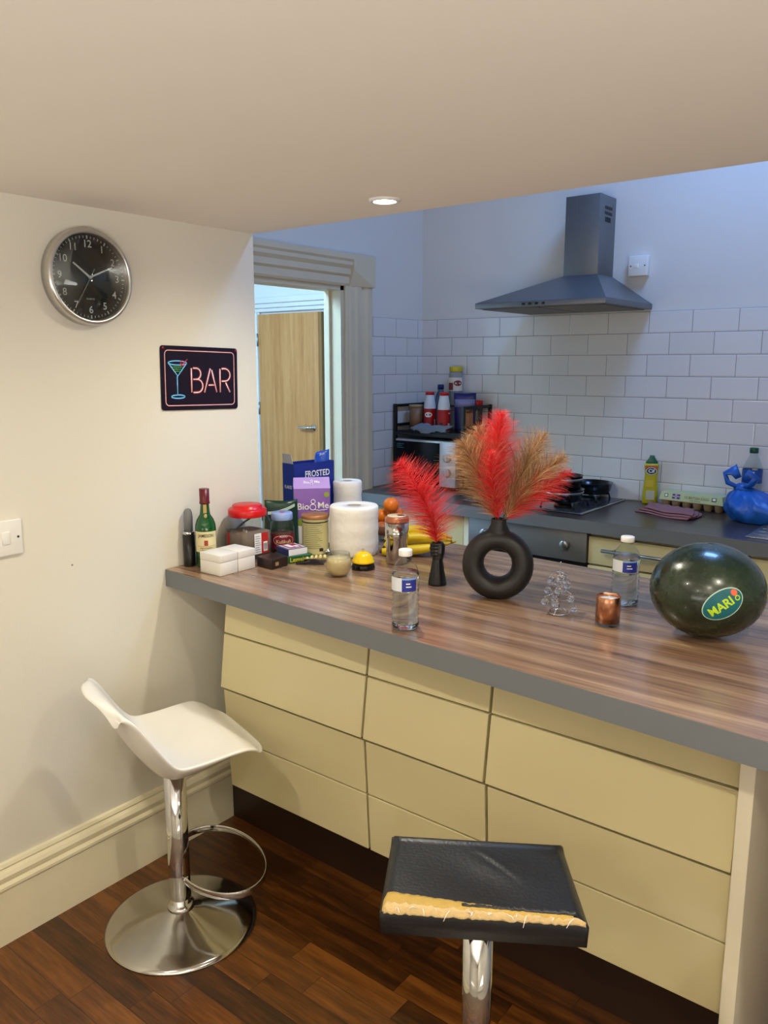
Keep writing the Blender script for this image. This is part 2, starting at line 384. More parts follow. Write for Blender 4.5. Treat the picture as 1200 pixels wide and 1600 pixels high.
# ------------------------------------------------------------------ front bar counter
def yfront(x): return -.0530*x
top = thing('countertop', 'long walnut laminate worktop with grey front edge holding the clutter', 'worktop', (0, 0, 0))
poly = [(.002, yfront(0)), (2.35, yfront(2.35)), (2.35, .855-.0530*2.35), (-.14, .855+.0074), (-.14, YC+.012), (.002, YC+.012)]
MB().prism(poly, .8476, .8995).build('slab', TOP, top)
eb = MB(); a = .0
eb.add([(.002, yfront(0)-.0015, .848), (2.35, yfront(2.35)-.0015, .848), (2.35, yfront(2.35)-.0015, .8985), (.002, yfront(0)-.0015, .8985), (.002, yfront(0)+.0005, .848), (2.35, yfront(2.35)+.0005, .848), (2.35, yfront(2.35)+.0005, .8985), (.002, yfront(0)+.0005, .8985)],
       [(0, 1, 2, 3), (4, 7, 6, 5), (0, 3, 7, 4), (1, 5, 6, 2), (3, 2, 6, 7), (0, 4, 5, 1)], 0, False)
eb.build('edge_band', GREYEDGE, top)
YPB = .205
MB().prism([(.022, YPB+.006), (1.634, YPB-.018), (1.634, .70), (.05, .70)], .001, .222).build('plinth', PLINTH)
tag(bpy.data.objects['plinth'], 'dark brown recessed kickboard under the cream drawer fronts', 'kickboard')
cols = [(.176, .7235, 'left cream drawer unit under the bar, nearest the white stool'), (.727, 1.088, 'narrow middle cream drawer unit under the bar'), (1.0915, 1.634, 'right cream drawer unit under the bar, next to the pale end panel')]
# front planes (y of the face at given z)
def yface(row, z):
    if row < 2: return .083 + (.046-.083)*(.842-z)/(.842-.556)
    return .058 + (.076-.058)*(.54-z)/(.54-.225)
rows = [(.7215, .845, 0), (.5565, .7165, 1), (.3935, .5445, 2), (.2265, .3895, 3)]
for i, (x0, x1, lb) in enumerate(cols):
    u = thing('drawer_unit', lb, 'drawer unit', ((x0+x1)/2, .1, .2225), group='drawer units under the bar')
    hw = (x1-x0)/2
    MB().bx(-hw+.0005, hw-.0005, .004, .595, 0, .622).build('carcass', CARC, u)
    for z0, z1, rr in rows:
        m = MB(); sk = .0045 if rr < 2 else 0
        ya, yb_ = yface(rr, z0)-.1, yface(rr, z1)-.1
        vs = []
        for (dx, dy) in ((-1, 0), (1, 0)):
            pass
        e = .0018
        L_, R_ = -hw+e, hw-e
        vs = [(L_, ya, z0-.2225), (R_, ya, z0-.2225), (R_, yb_, z1-.2225), (L_, yb_, z1-.2225), (L_, ya+.019, z0-.2225), (R_, ya+.019, z0-.2225), (R_, yb_+.019, z1-.2225), (L_, yb_+.019, z1-.2225)]
        bm = bmesh.new(); bv = [bm.verts.new(v) for v in vs]
        for f in ((0, 1, 2, 3), (7, 6, 5, 4), (0, 4, 5, 1), (2, 6, 7, 3), (1, 5, 6, 2), (0, 3, 7, 4)): bm.faces.new([bv[k] for k in f])
        bmesh.ops.bevel(bm, geom=bm.edges[:], offset=.0016, segments=2, profile=.5, affect='EDGES'); bm.verts.index_update()
        m.add([v.co.copy() for v in bm.verts], [[v.index for v in f.verts] for f in bm.faces], 0, False); bm.free()
        m.build('drawer_front', CREAM, u)
ep = thing('end_panel', 'pale upright end panel closing the right end of the drawers', 'panel', (1.65, .3, 0))
MB().bx(-.0135, .0135, -.266, .39, .001, .8470, 0, .001).build('board', PANELW, ep)
MB().bx(.0137, .045, -.22, .36, .815, .8470, 0, .002).build('cleat', WHITE, ep)

# ------------------------------------------------------------------ back run
YF = 1.496
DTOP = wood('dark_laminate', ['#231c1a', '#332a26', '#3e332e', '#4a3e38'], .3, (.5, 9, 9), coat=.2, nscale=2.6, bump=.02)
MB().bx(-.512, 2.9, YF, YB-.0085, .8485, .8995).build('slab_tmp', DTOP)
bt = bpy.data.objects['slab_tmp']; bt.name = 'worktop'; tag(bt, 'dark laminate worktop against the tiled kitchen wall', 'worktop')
MB().bx(-.512, 2.9, YF-.002, YF-.0002, .849, .899).build('edge_band', GREYEDGE, bt)
def unit(name, x0, x1, label, fronts, handle):
    u = thing(name, label, 'kitchen unit', ((x0+x1)/2, YF+.03, 0), group='kitchen units under the back worktop'); hw = (x1-x0)/2
    MB().bx(-hw, hw, .022, .53, .001, .848).build('carcass', CARC, u)
    for z0, z1 in fronts:
        f = MB().bx(-hw+.002, hw-.002, 0, .02, z0, z1, 0, .002).build('drawer_front' if z1-z0 < .3 else 'door', CREAM, u)
        if handle:
            h = MB(); zz = z1-.045; hl = hw-.07
            h.tube([(-hl, -.032, zz), (hl, -.032, zz)], .007, 14)
            for s in (-1, 1): h.tube([(s*hl*.82, 0, zz), (s*hl*.82, -.032, zz)], .005, 10)
            h.build('handle', STEEL, f)
    return u
unit('base_unit', -.51, .082, 'cream base cupboard left of the oven', [(.15, .843)], False)
st = MB().bx(.085, .110, YF+.028, YF+.5, .001, .848); tag(st.build('filler_panel', PANELW), 'narrow cream filler strip beside the oven', 'panel')
unit('base_unit', .668, 1.262, 'cream drawer unit with steel bar handle right of the oven', [(.722, .832), (.44, .714), (.15, .434)], True)
unit('base_unit', 1.268, 1.86, 'cream base unit at the sink, behind the watermelon', [(.15, .832)], False)
ov = thing('oven', 'built-in steel oven below the hob with round knob', 'oven', (.39, YF+.02, 0))
MB().bx(-.275, .275, .03, .54, .001, .847).build('body', BMETAL, ov)
cpn = MB().bx(-.275, .275, 0, .03, .722, .845, 0, .002).build('control_panel', mat('oven_steel', '#8a8c90', .4, .7), ov)
for kx in (-.19, .185):
    k = MB().lathe([(.020, 0), (.019, .018), (.016, .021)], 24, M=Matrix.Translation((kx, 0, .786)) @ Matrix.Rotation(PI/2, 4, 'X')); k.box((kx, -.021, .786), (.004, .004, .03)); k.build('knob', STEEL, cpn)
odr = MB().bx(-.275, .275, .004, .03, .15, .69, 0, .003).build('door', mat('oven_glass', '#0b0b0c', .08), ov)
MB().bx(-.24, .24, -.035, -.02, .655, .678, 0, .004).bx(-.23, -.21, -.02, .006, .66, .673).bx(.21, .23, -.02, .006, .66, .673).build('handle', mat('handle_silver', '#c9c9c8', .3, .7), odr)
# hob
hb = thing('hob', 'steel gas hob set into the back worktop under the hood', 'hob', (.325, 1.815, .9))
MB().bx(-.285, .285, -.235, .235, .0, .006, 0, .003).build('plate', mat('hob_steel', '#9a9c9f', .25, .95), hb)
MB().bx(-.272, .272, -.222, .222, .0058, .0075).build('inner_plate', mat('hob_enamel', '#6a6c70', .2, .8), hb)
for bx_, by_ in ((-.14, -.11), (.15, -.11), (-.14, .12), (.15, .12)):
    m = MB(); m.lathe([(.045, .0074), (.045, .014), (.03, .02), (.001, .02)], 24, c=(bx_, by_, 0)); b_ = m.build('burner', BMETAL, hb)
    m = MB()
    for k in range(4):
        a = k*PI/2+PI/4; m.tube([(bx_+.105*math.cos(a), by_+.105*math.sin(a), .008), (bx_+.10*math.cos(a), by_+.10*math.sin(a), .03), (bx_+.025*math.cos(a), by_+.025*math.sin(a), .032)], .005, 8)
    m.build('pan_support', BMETAL, b_)
def pan(name, label, x, y, z, r, h, hang, rim, stack=0):
    t = thing(name, label, 'pan', (x, y, z)); m = MB()
    m.lathe([(.001, .001), (r*.86, .0), (r*.93, .012), (r, h), (r+.004, h+.001), (r+.001, h-.001), (r-.004, h-.002), (r*.9, .014), (r*.82, .006), (.001, .006)], 40, caps=(False, False)); m.build('pan_body', mat('pan_black', '#111112', .2), t)
    if rim: MB().lathe([(r*.985+.001, h*.66), (r*.995+.002, h*.68), (r*.998+.002, h*.83), (r*.99+.001, h*.85)], 40, caps=(False, False)).build('steel_band', STEEL, t)
    m = MB(); d = Vector((math.cos(hang), math.sin(hang), 0)); m.tube([d*(r-.002)+Vector((0, 0, h*.8)), d*(r+.05)+Vector((0, 0, h+.008)), d*(r+.15)+Vector((0, 0, h+.015))], [.007, .01, .011], 10, flat=(1.3, .7)); m.build('handle', BLACK, t)
    return t
pan('saucepan', 'black saucepan with steel bands stacked highest on the hob', .465, 1.70, .982, .082, .058, R(175), True)
pan('saucepan', 'lower black pan with steel band under the saucepan on the hob', .465, 1.70, .9335, .088, .048, R(215), True)
pan('frying_pan', 'shallow black frying pan at the back of the hob', .472, 1.975, .9335, .093, .045, R(150), False)
# sink
sk = thing('sink', 'stainless inset sink at the right end of the back worktop', 'sink', (1.56, 1.76, .9))
m = MB(); sp_ = [(-.30, -.24), (.34, -.24), (.34, .20), (-.30, .20)]
m.bx(-.315, -.16, -.21, .20, -.0003, .004, 0, .0015).bx(-.16, .34, -.21, -.17, -.0003, .004).bx(-.16, .34, .15, .20, -.0003, .004).bx(.27, .34, -.17, .15, -.0003, .004); m.build('rim', STEEL, sk)
m = MB()
for k in range(5): m.bx(-.30, -.18, -.15+.06*k, -.14+.06*k, .004, .0055)
m.build('drainer_ridges', STEEL, sk)
MB().bx(-.16, .27, -.17, .15, .0002, .001).build('bowl', DSTEEL, sk)

# ------------------------------------------------------------------ hood
hd = thing('cooker_hood', 'grey steel chimney cooker hood on the tiled back wall', 'hood', (.377, YB, 1.73))
HX0, HX1, HY0 = -.292, .292, -.50
m = MB(); m.bx(HX0, HX1, HY0, -.0085, .004, .026, 0, .001); lip = m.build('canopy_lip', DSTEEL, hd)
CX0, CX1, CY0 = -.052, .105, -.165
m = MB(); m.add([(HX0, HY0, .026), (HX1, HY0, .026), (HX1, -.0085, .026), (HX0, -.0085, .026), (CX0, CY0, .150), (CX1, CY0, .150), (CX1, -.002, .150), (CX0, -.002, .150)], [(0, 1, 5, 4), (1, 2, 6, 5), (3, 0, 4, 7), (2, 3, 7, 6), (4, 5, 6, 7), (3, 2, 1, 0)], 0, False); m.build('canopy', DSTEEL, hd)
ch = MB().bx(CX0, CX1, CY0, -.001, .150, .478, 0, .001).build('chimney', DSTEEL, hd)
m = MB()
for r_ in range(2):
    for k in range(4): m.bx(CX1, CX1+.0015, -.115+.02*k, -.102+.02*k, .40+.022*r_, .412+.022*r_)
for k in range(4): m.bx(CX1, CX1+.0015, -.11+.015*k, -.10+.015*k, .37, .39)
m.build('vent_slots', INK, ch)
for k in range(4): MB().box((-.06+.03*k, HY0-.003, .015), (.012, .006, .009), 0, .001).build('button', BLACK, lip)
for k in range(2): MB().bx(HX0+.02+.275*k, HX0+.285+.275*k, HY0+.03, -.04, .0, .006).build('grease_filter', mat('filter_mesh', '#6f6a64', .5, .6), hd)

# wall plates
def plate(name, label, c, M, w, h, t, rocker):
    u = thing(name, label, 'switch', c); u.matrix_world = Matrix.Translation(c) @ M
    MB().box((0, 0, t/2), (w, h, t), 0, .003).build('plate', WPLAST, u)
    if rocker: MB().box((0, 0, t+.0005), (.02, .032, .005), 0, .0015).build('rocker', WPLAST, u)
    else: MB().box((-.008, 0, t+.0005), (.022, .016, .004), 0, .001).build('fuse_carrier', WPLAST, u)
    for s in (-1, 1):
        MB().lathe([(.003, 0), (.003, .001)], 10, c=(s*w*.36, 0, t)).build('screw', INK, u)
ML = Matrix.Rotation(PI/2, 4, 'Z') @ Matrix.Rotation(PI/2, 4, 'X')   # local x->+y, y->+z, z->+x
MBK = Matrix.Rotation(PI/2, 4, 'X')                                  # local x->x, y->z, z->-y
plate('light_switch', 'white rocker light switch at the left edge of the cream wall', (0, -.4765, 1.076), ML, .087, .091, .009, True)
plate('fused_spur', 'white fused spur plate on the blue-lit wall right of the hood', (.604, YB, 1.917), MBK, .085, .085, .03, False)

# ------------------------------------------------------------------ wall clock
ck_ = thing('wall_clock', 'round black-faced wall clock with silver rim above the bar sign', 'clock'); ck_.matrix_world = Matrix.Translation((0, -.2055, 1.7265)) @ ML
RC = .123
MB().lathe([(RC-.006, 0.0), (RC, .003), (RC-.001, .030), (RC-.004, .036), (RC-.011, .038), (RC-.014, .034), (RC-.015, .020)], 64, caps=(True, False)).build('rim', mat('clock_aluminium', '#c9c6c0', .28, .9, var=.05, scale=80), ck_)
MB().lathe([(RC-.0145, .010), (RC-.0145, .020)], 64).build('dial', mat('clock_dial_black', '#101214', .5, var=.1), ck_)
m = MB()
for h in range(12):
    a = PI/2 - 2*PI*(h if h else 12)/12; rr = .083
    MB().text(str(h if h else 12), .026, facefn((rr*math.cos(a), rr*math.sin(a), .0208), (1, 0, 0), (0, 1, 0)), 0, .006).build('numeral', INKW, ck_)
MB().text('QUARTZ', .006, facefn((0, -.055, .0208), (1, 0, 0), (0, 1, 0))).build('lettering', INKW, ck_)
m = MB()
for k in range(60):
    a = 2*PI*k/60; l, w = (.0085, .0032) if k % 5 == 0 else (.0055, .0014)
    m.box((0, 0, 0), (l, w, .0006), M=Matrix.Translation((.1005*math.cos(a), .1005*math.sin(a), .0207)) @ Matrix.Rotation(a, 4, 'Z'))
m.build('minute_marks', INKW, ck_)
def hand(nm, ang, l, back, w, z, mt):
    a = PI/2 - R(ang); M = Matrix.Rotation(a, 4, 'Z')
    MB().prism([(-back, -w), (l, -w*.8), (l, w*.8), (-back, w)], z, z+.0012, M=M).build(nm, mt, ck_)
hand('hour_hand', 306, .057, .004, .0026, .0235, INKW); hand('minute_hand', 66, .072, .004, .0022, .0255, INKW)
hand('second_hand', 211, .080, .024, .0009, .0275, mat('grey_hand', '#9a9a98', .4))
MB().lathe([(.004, .021), (.004, .030)], 12).build('hub', INKW, ck_)
MB().lathe([(RC-.0145, .0325), (RC-.0145, .0335)], 48).build('glass', GLASS, ck_)

# ------------------------------------------------------------------ BAR sign
sg = thing('bar_sign', 'dark printed BAR sign with neon cocktail glass on the cream wall', 'sign')
sg.matrix_world = Matrix.Translation((0, .161, 1.4615)) @ ML @ Matrix.Rotation(R(-1.2), 4, 'Z')
def rrect(w, h, r, n=5):
    P = []
    for cx, cy, a0 in ((w/2-r, h/2-r, 0), (-w/2+r, h/2-r, PI/2), (-w/2+r, -h/2+r, PI), (w/2-r, -h/2+r, 1.5*PI)):
        for k in range(n+1): P.append((cx+r*math.cos(a0+PI/2*k/n), cy+r*math.sin(a0+PI/2*k/n)))
    return P
SGM = [mat('sign_navy', '#15091c', .3, var=.2, scale=12), mat('sign_pink', '#fbcdc8', .35, var=.03), mat('sign_dark_red', '#5a0f1c', .35), mat('sign_cyan', '#86dcee', .35), mat('sign_blue', '#2a4f8f', .35), mat('sign_green', '#3f8f4a', .35), mat('sign_red', '#d0344a', .35)]
MB().prism(rrect(.290, .187, .009), .001, .004).build('plate', SGM[0], sg)
m = MB()
def stroke(pts, w, mi, z, closed=False, glow=None):
    pts = [(x, y, z) for x, y in pts]
    if glow: m.tube([(x, y, .0042) for x, y, _ in pts], w*2.6, 8, glow, closed, flat=(1, .12))
    m.tube(pts, w, 8, mi, closed, flat=(1, .3))
stroke(rrect(.262, .160, .012), .0011, 1, .0046, True, 2)
def T(cx, pts): return [(cx+x*.9, y) for x, y in pts]
hB = .040
def arcp(cx, cy, rx, ry, a0, a1, n=10): return [(cx+rx*math.cos(R(a0+(a1-a0)*k/n)), cy+ry*math.sin(R(a0+(a1-a0)*k/n))) for k in range(n+1)]
y0 = -.036; y1 = .036; yo = -.006
B = [(-.036, y0+yo), (-.036, y1+yo)]; stroke(B, .0021, 1, .0048, glow=2)
stroke([(-.030, y1+yo)] + arcp(-.018, y1-.0165+yo, .017, .0165, 90, -90) + [(-.030, .003+yo)], .0021, 1, .0048, glow=2)
stroke([(-.030, .003+yo)] + arcp(-.014, -.0165+yo, .020, .0195, 90, -90) + [(-.030, y0+yo)], .0021, 1, .0048, glow=2)
stroke([(.012, y0+yo), (.036, y1+yo)], .0021, 1, .0048, glow=2); stroke([(.041, y1+yo-.004), (.060, y0+yo)], .0021, 1, .0048, glow=2); stroke([(.028, -.014+yo), (.050, -.014+yo)], .0021, 1, .0048, glow=2)
stroke([(.074, y0+yo), (.074, y1+yo)], .0021, 1, .0048, glow=2)
stroke([(.080, y1+yo)] + arcp(.094, y1-.019+yo, .020, .019, 90, -90) + [(.080, -.002+yo)], .0021, 1, .0048, glow=2); stroke([(.096, -.006+yo), (.113, y0+yo)], .0021, 1, .0048, glow=2)
cxg = -.086
stroke(arcp(cxg, .044, .033, .006, 0, 360, 20)[:-1], .0012, 3, .0048, True, 4)
stroke([(cxg-.033, .044), (cxg, .006), (cxg+.033, .044)], .0013, 3, .0048, glow=4)
stroke([(cxg-.002, .006), (cxg-.002, -.050)], .0012, 3, .0048, glow=4)
stroke(arcp(cxg, -.054, .024, .005, 0, 360, 20)[:-1], .0012, 3, .0048, True, 4)
for yy, hw in ((.032, .019), (.026, .014), (.020, .009)): stroke([(cxg-hw, yy), (cxg+hw, yy)], .0018, 5, .0047)
stroke([(cxg+.01, .034), (cxg+.036, .056)], .0014, 6, .005); stroke(arcp(cxg+.018, .044, .007, .007, 0, 360, 12)[:-1], .0013, 6, .005, True)
m.build('lettering', SGM, sg)
for s in (-1, 1):
    MB().lathe([(.004, 0), (.004, .003), (.001, .004)], 12, c=(s*.137, .086, .004)).build('screw', mat('red_screw', '#8d1f1f', .3, .5), sg)

# ------------------------------------------------------------------ downlights
LENS = emit('lamp_lens', '#fff1dc', 30)
def downlight(x, y, label, energy):
    t = thing('downlight', label, 'ceiling light', (x, y, ZC), group='recessed ceiling downlights')
    MB().lathe([(.041, 0), (.041, -.003), (.036, -.006), (.030, -.006), (.028, -.002), (.028, 0)], 40, caps=(False, False)).build('bezel', WHITE, t)
    MB().lathe([(.0278, -.0018), (.0278, -.0008)], 32).build('lens', LENS, t)
    l = bpy.data.lights.new('lamp', 'SPOT'); l.energy = energy; l.color = (1, .93, .74); l.spot_size = R(165); l.spot_blend = .75; l.shadow_soft_size = .02
    lo = bpy.data.objects.new('lamp', l); COL.objects.link(lo); lo.parent = t; lo.location = (0, 0, -.012)
E0 = 27
downlight(.662, .223, 'small recessed ceiling downlight lit above the bar, near the ceiling edge', E0)
for x, y in ((2.1, -.4), (.75, -1.15), (2.05, -1.25), (3.1, -.5), (1.4, -2.6), (2.8, -2.6)):
    downlight(x, y, 'recessed ceiling downlight further into the room', E0)

# ------------------------------------------------------------------ white bar stool
def stool_base(t, top_z, rb, collar_mat):
    MB().lathe([(.001, .001), (rb, .001), (rb, .004), (rb-.012, .010), (rb*.72, .020), (rb*.42, .031), (.06, .040), (.034, .048), (.031, .052), (.001, .052)], 72, caps=(False, False)).build('base_plate', WCHROME, t)
ws = thing('bar_stool', 'white moulded plastic bar stool on chrome pedestal by the left wall', 'bar stool', (.312, -.232, 0))
stool_base(ws, .47, .203, None)
MB().lathe([(.036, .046), (.036, .056), (.030, .060), (.0245, .062), (.0245, .125)], 32, caps=(False, True)).build('lower_column', CHROME, ws)
MB().lathe([(.0275, .078), (.0285, .080), (.0285, .465)], 32).build('column', CHROME, ws)
MB().lathe([(.031, .452), (.034, .478), (.045, .500)], 32).build('seat_collar', WPLAST, ws)
aS = R(-17)
MS = Matrix.Rotation(aS, 4, 'Z')
def seat_xy(u, v):
    v2 = -.212 + .412*v; t = 2*u-1
    hw = .185
    if v2 < -.10: hw = .185 - .045*smoothstep(-.10, -.205, v2)
    hw *= 1 - .16*smoothstep(.80, 1.0, v)*abs(t)**3 - .10*smoothstep(.03, 0, v)*1
    x = t*hw; y = v2 - .030*smoothstep(.12, 0, v)*(t*t)*-1 - .02*smoothstep(.9, 1, v)*(t**4)
    return x, y, v2, t
def seat_top(u, v):
    x, y, v2, t = seat_xy(u, v)
    z = .530
    z += .184*smoothstep(-.045, -.19, v2)**1.1*(1-.03*t*t)
    z += .018*smoothstep(.0, .13, v2) - .030*smoothstep(.12, .20, v2)
    z += .014*(abs(t)**2.5)*smoothstep(.15, 0, v2) * smoothstep(-.2, -.08, v2)
    z += .016*abs(t)**3*smoothstep(-.03, -.09, v2)*smoothstep(-.19, -.12, v2)
    z -= .040*abs(t)**5*smoothstep(-.15, -.212, v2)
    z -= .010*(1-t*t)*smoothstep(.12, 0, abs(v2+.01))
    return tuple(MS @ Vector((x, y, z)))
def seat_bot(u, v):
    x, y, v2, t = seat_xy(u, v); p = MS.inverted() @ Vector(seat_top(u, v))
    th = .0095 + .040*(1-t**4)*smoothstep(-.20, -.11, v2)*smoothstep(.19, -.02, v2)
    back = -.012*smoothstep(-.06, -.15, v2)*(1-t*t)*smoothstep(-.212, -.16, v2)
    return tuple(MS @ Vector((x*(1-.02*(1-abs(t))), y+back-.004*smoothstep(-.08, -.16, v2), p.z-th)))
so = MB().shell(seat_top, seat_bot, 25, 35).build('seat', WPLAST, ws); sb_ = so.modifiers.new('sub', 'SUBSURF'); sb_.levels = 2; sb_.render_levels = 2
G = Vector((.292, .956, 0)); P_ = Vector((-.956, .292, 0)); zr = .142
pts = []
for k in range(44):
    a = R(-168 + 336*k/43); pts.append(G*(.116+.117*math.cos(a)) + P_*(.176*math.sin(a)))
m = MB()
n = len(pts); vs = []
for p in pts:
    d = (p - G*.122).normalized()
    for dz, dr_ in ((-.009, 0), (.009, 0), (.011, -.002), (.009, -.004), (-.009, -.004), (-.011, -.002)): vs.append(p + d*dr_ + Vector((0, 0, zr+dz)))
fs = [(i*6+k, i*6+(k+1) % 6, (i+1)*6+(k+1) % 6, (i+1)*6+k) for i in range(n-1) for k in range(6)]
m.add(vs, fs, 0, True)
for s in (0, -1):
    m.tube([pts[s]+Vector((0, 0, zr)), Vector((0, 0, zr))+G*.026], .006, 8)
m.build('footrest', CHROME, ws)

# ------------------------------------------------------------------ black bar stool
ZS = .645
c4 = [onz(*q, ZS) for q in ((592, 1418), (922, 1440), (880, 1318), (612, 1303))]
cc = sum(c4, Vector())/4
ax = (c4[1]-c4[0]+c4[2]-c4[3]); ang = math.atan2(ax.y, ax.x)
bs = thing('bar_stool', 'black padded bar stool with torn seat edge showing yellow foam', 'bar stool', (cc.x, cc.y, 0), ang)
ux = Vector((math.cos(ang), math.sin(ang), 0)); uy = Vector((-ux.y, ux.x, 0))
lc = [((q-cc).dot(ux), (q-cc).dot(uy)) for q in c4]
LEATH = mat('black_leatherette', '#1e1f21', .34, var=.2, scale=25, bump=.25, bscale=160)
W0 = [lc[0], lc[1], lc[2], lc[3]]
def padxy(u, v, ins=0):
    a = Vector(W0[0]).lerp(Vector(W0[1]), u); b = Vector(W0[3]).lerp(Vector(W0[2]), u); p = a.lerp(b, v)
    return p
def pad_top(u, v):
    p = padxy(u, v); e = min(u, 1-u, v*.8, (1-v)*.8)
    z = ZS - .012*max(0, 1-e/.06)**2 + .006*smoothstep(.9, 1, v) - .004*math.sin(PI*u)*math.sin(PI*v)
    z += .0022*math.sin(9*u+5*v*v)*math.exp(-((u-.62)**2+(v-.5)**2)*14)
    r = max(0, 1-e/.05)**2*.004
    tt_ = max(0, min(1, (u-.46)/.26)); dv = v-(.86-.42*tt_**1.4); z += .0010*math.exp(-(dv/.035)**2)*math.sin(PI*tt_)-.0010*math.exp(-((dv+.055)/.04)**2)*math.sin(PI*tt_)
    return (p.x*(1-r), p.y*(1-r), z)
def pad_bot(u, v):
    p = padxy(u, v); e = min(u, 1-u, v, 1-v); r = .015 + max(0, 1-e/.1)*.0
    return (p.x*.985, p.y*.985, ZS-.048)
def pad_mid(u, v): return None
m = MB(); nu, nv = 61, 51
m.shell(pad_top, pad_bot, nu, nv); m.build('seat_pad', LEATH, bs)
FO = mat('yellow_foam', '#bb9a4e', .9, var=.18, scale=60, bump=.8, bscale=300); FO2 = mat('pale_torn_foam', '#c6aa78', .9, var=.15, scale=60, bump=.8, bscale=260)
def tear(v0, v1, lift, sd, mt, nm, u0, u1, amp):
    rnd = random.Random(sd); off = [rnd.uniform(-1, 1) for _ in range(60)]
    def at(u, v):
        uu = u0+(u1-u0)*u; o_ = off[int(u*54)]; w = v0(uu) + (v1(uu)-v0(uu))*v + amp*o_*(1 if v > .5 else .4); return uu, max(.001, w), o_
    def tp(u, v):
        uu, w, o_ = at(u, v); p = pad_top(uu, w); return (p[0], p[1], p[2]+lift*(.6+.4*math.sin(PI*v)+.25*o_))
    def bt_(u, v):
        uu, w, o_ = at(u, v); p = pad_top(uu, w); return (p[0], p[1], p[2]-.003)
    return MB().shell(tp, bt_, 55, 7).build(nm, mt, bs)
foam = tear(lambda u: .012, lambda u: .05+.16*(1-u)**1.2*smoothstep(-.01, .03, u), .0020, 3, FO, 'torn_foam', .012, .93, .004); foam['label'] = 'exposed yellow foam along the torn front edge'
tear(lambda u: .004, lambda u: .026+.050*(1-u)**1.3, .0036, 8, FO2, 'foam_edge', .02, .985, .010)
tear(lambda u: .045+.05*(1-u), lambda u: .085+.03*(1-u), .0052, 12, LEATH, 'torn_leather_strip', .40, .95, .006)
m = MB()
for k in range(16):
    u = random.uniform(.05, .95); p = padxy(u, .02); a = Vector((p.x, p.y, ZS)); d = Vector((random.uniform(-.014, .014), -random.uniform(.0, .012), random.uniform(-.016, .006)))
    MB().tube([a, a+d*.5+Vector((0, 0, .003)), a+d], .0006, 5).build('loose_thread', PAPERW, bs)
MB().lathe([(.085, ZS-.058), (.085, ZS-.049)], 24).build('mounting_plate', BMETAL, bs)
MB().lathe([(.026, .10), (.026, ZS-.058)], 32).build('column', CHROME, bs)
MB().lathe([(.036, .046), (.036, .056), (.030, .060), (.0225, .062), (.0225, .125)], 32, caps=(False, True)).build('lower_column', CHROME, bs)
stool_base(bs, 0, .203, None)
lv = MB(); lv.tube([(.0, .0, ZS-.064), (.09, .02, ZS-.066), (.125, .015, ZS-.075), (.14, -.005, ZS-.09)], [.005, .005, .006, .004], 10); lv.build('height_lever', BLACK, bs)

# ================================================================== things on the bar
Z0 = .900
FA = angcam
# --- grinder
g = thing('grinder', 'slim black cylinder with metal band and grey cap against the wall', 'grinder', (.024, .074, Z0))
MB().lathe([(.017, 0), (.018, .003), (.018, .098)], 28).build('body', mat('grinder_black', '#1a1714', .3), g)
MB().lathe([(.0185, .098), (.0185, .106)], 28).build('band', CHROME, g)
MB().lathe([(.013, .106), (.0135, .150), (.012, .165), (.008, .174), (.001, .177)], 24, caps=(True, False)).build('cap', mat('grey_translucent_cap', '#8f9092', .25, trans=.4), g)
# --- whisky bottle
x, y = .072, .1; a0 = FA(x, y)
b = thing('whiskey_bottle', 'green whiskey bottle with burgundy cap and cream label by the wall', 'bottle', (x, y, Z0))
rb = .031
MB().lathe([(.001, .002), (rb-.003, 0), (rb, .004), (rb, .118), (rb*.97, .13), (rb*.8, .146), (rb*.52, .160), (.0145, .170), (.0130, .190), (.0130, .212)], 40, caps=(False, True)).build('glass_body', mat('green_bottle_glass', '#0d5a26', .05, trans=.35, var=.05, coat=.5), b)
MB().lathe([(.0155, .193), (.0155, .199), (.0145, .201), (.0150, .238), (.0125, .2385)], 30).build('cap', mat('burgundy_cap', '#5f1420', .35), b)
m = MB(); m.cylband(rb+.0004, .050, .112, a0-1.25, a0+1.25, 0)
m.text('JAMESON', .0135, wrap(rb+.0004, .0995, a0), 1, .012, sx=.85); m.text('IRISH WHISKEY', .0055, wrap(rb+.0004, .0625, a0), 1)
m.text('TRIPLE DISTILLED', .004, wrap(rb+.0004, .0555, a0), 1)
m.cylband(rb+.0008, .070, .086, a0-.18, a0+.18, 2, 6); m.cylband(rb+.0007, .068, .0688, a0-.9, a0+.9, 2, 12)
m.build('label', [mat('cream_label', '#d9cd9c', .6), INK, mat('label_red', '#9c3b2a', .6)], b)
m = MB(); m.cylband(.0150, .166, .192, a0-.35, a0+.35, 0, 8); m.ball((rb*.62*math.cos(a0)+.002*math.cos(a0), rb*.62*math.sin(a0), .158), (.005, .005, .006)); m.build('neck_label', mat('neck_label_tan', '#b59a5e', .6), b)
# --- two white boxes
WBX = mat('white_box_card', '#e6e3db', .55, var=.02)
for i, (ya, yb_, lb) in enumerate(((.043, .1085, 'white lidded box nearest the counter edge, in front of the whiskey bottle'), (.1125, .178, 'white lidded box behind its twin, in front of the red-lidded jar'))):
    t = thing('box', lb, 'box', (.156, (ya+yb_)/2, Z0), group='pair of white lidded boxes')
    hy = (yb_-ya)/2
    MB().bx(-.0445, .0445, -hy, hy, 0, .0385, 0, .0008).build('base', WBX, t); MB().bx(-.0450, .0450, -hy-.0003, hy+.0003, .0390, .061, 0, .0012).build('lid', WBX, t)
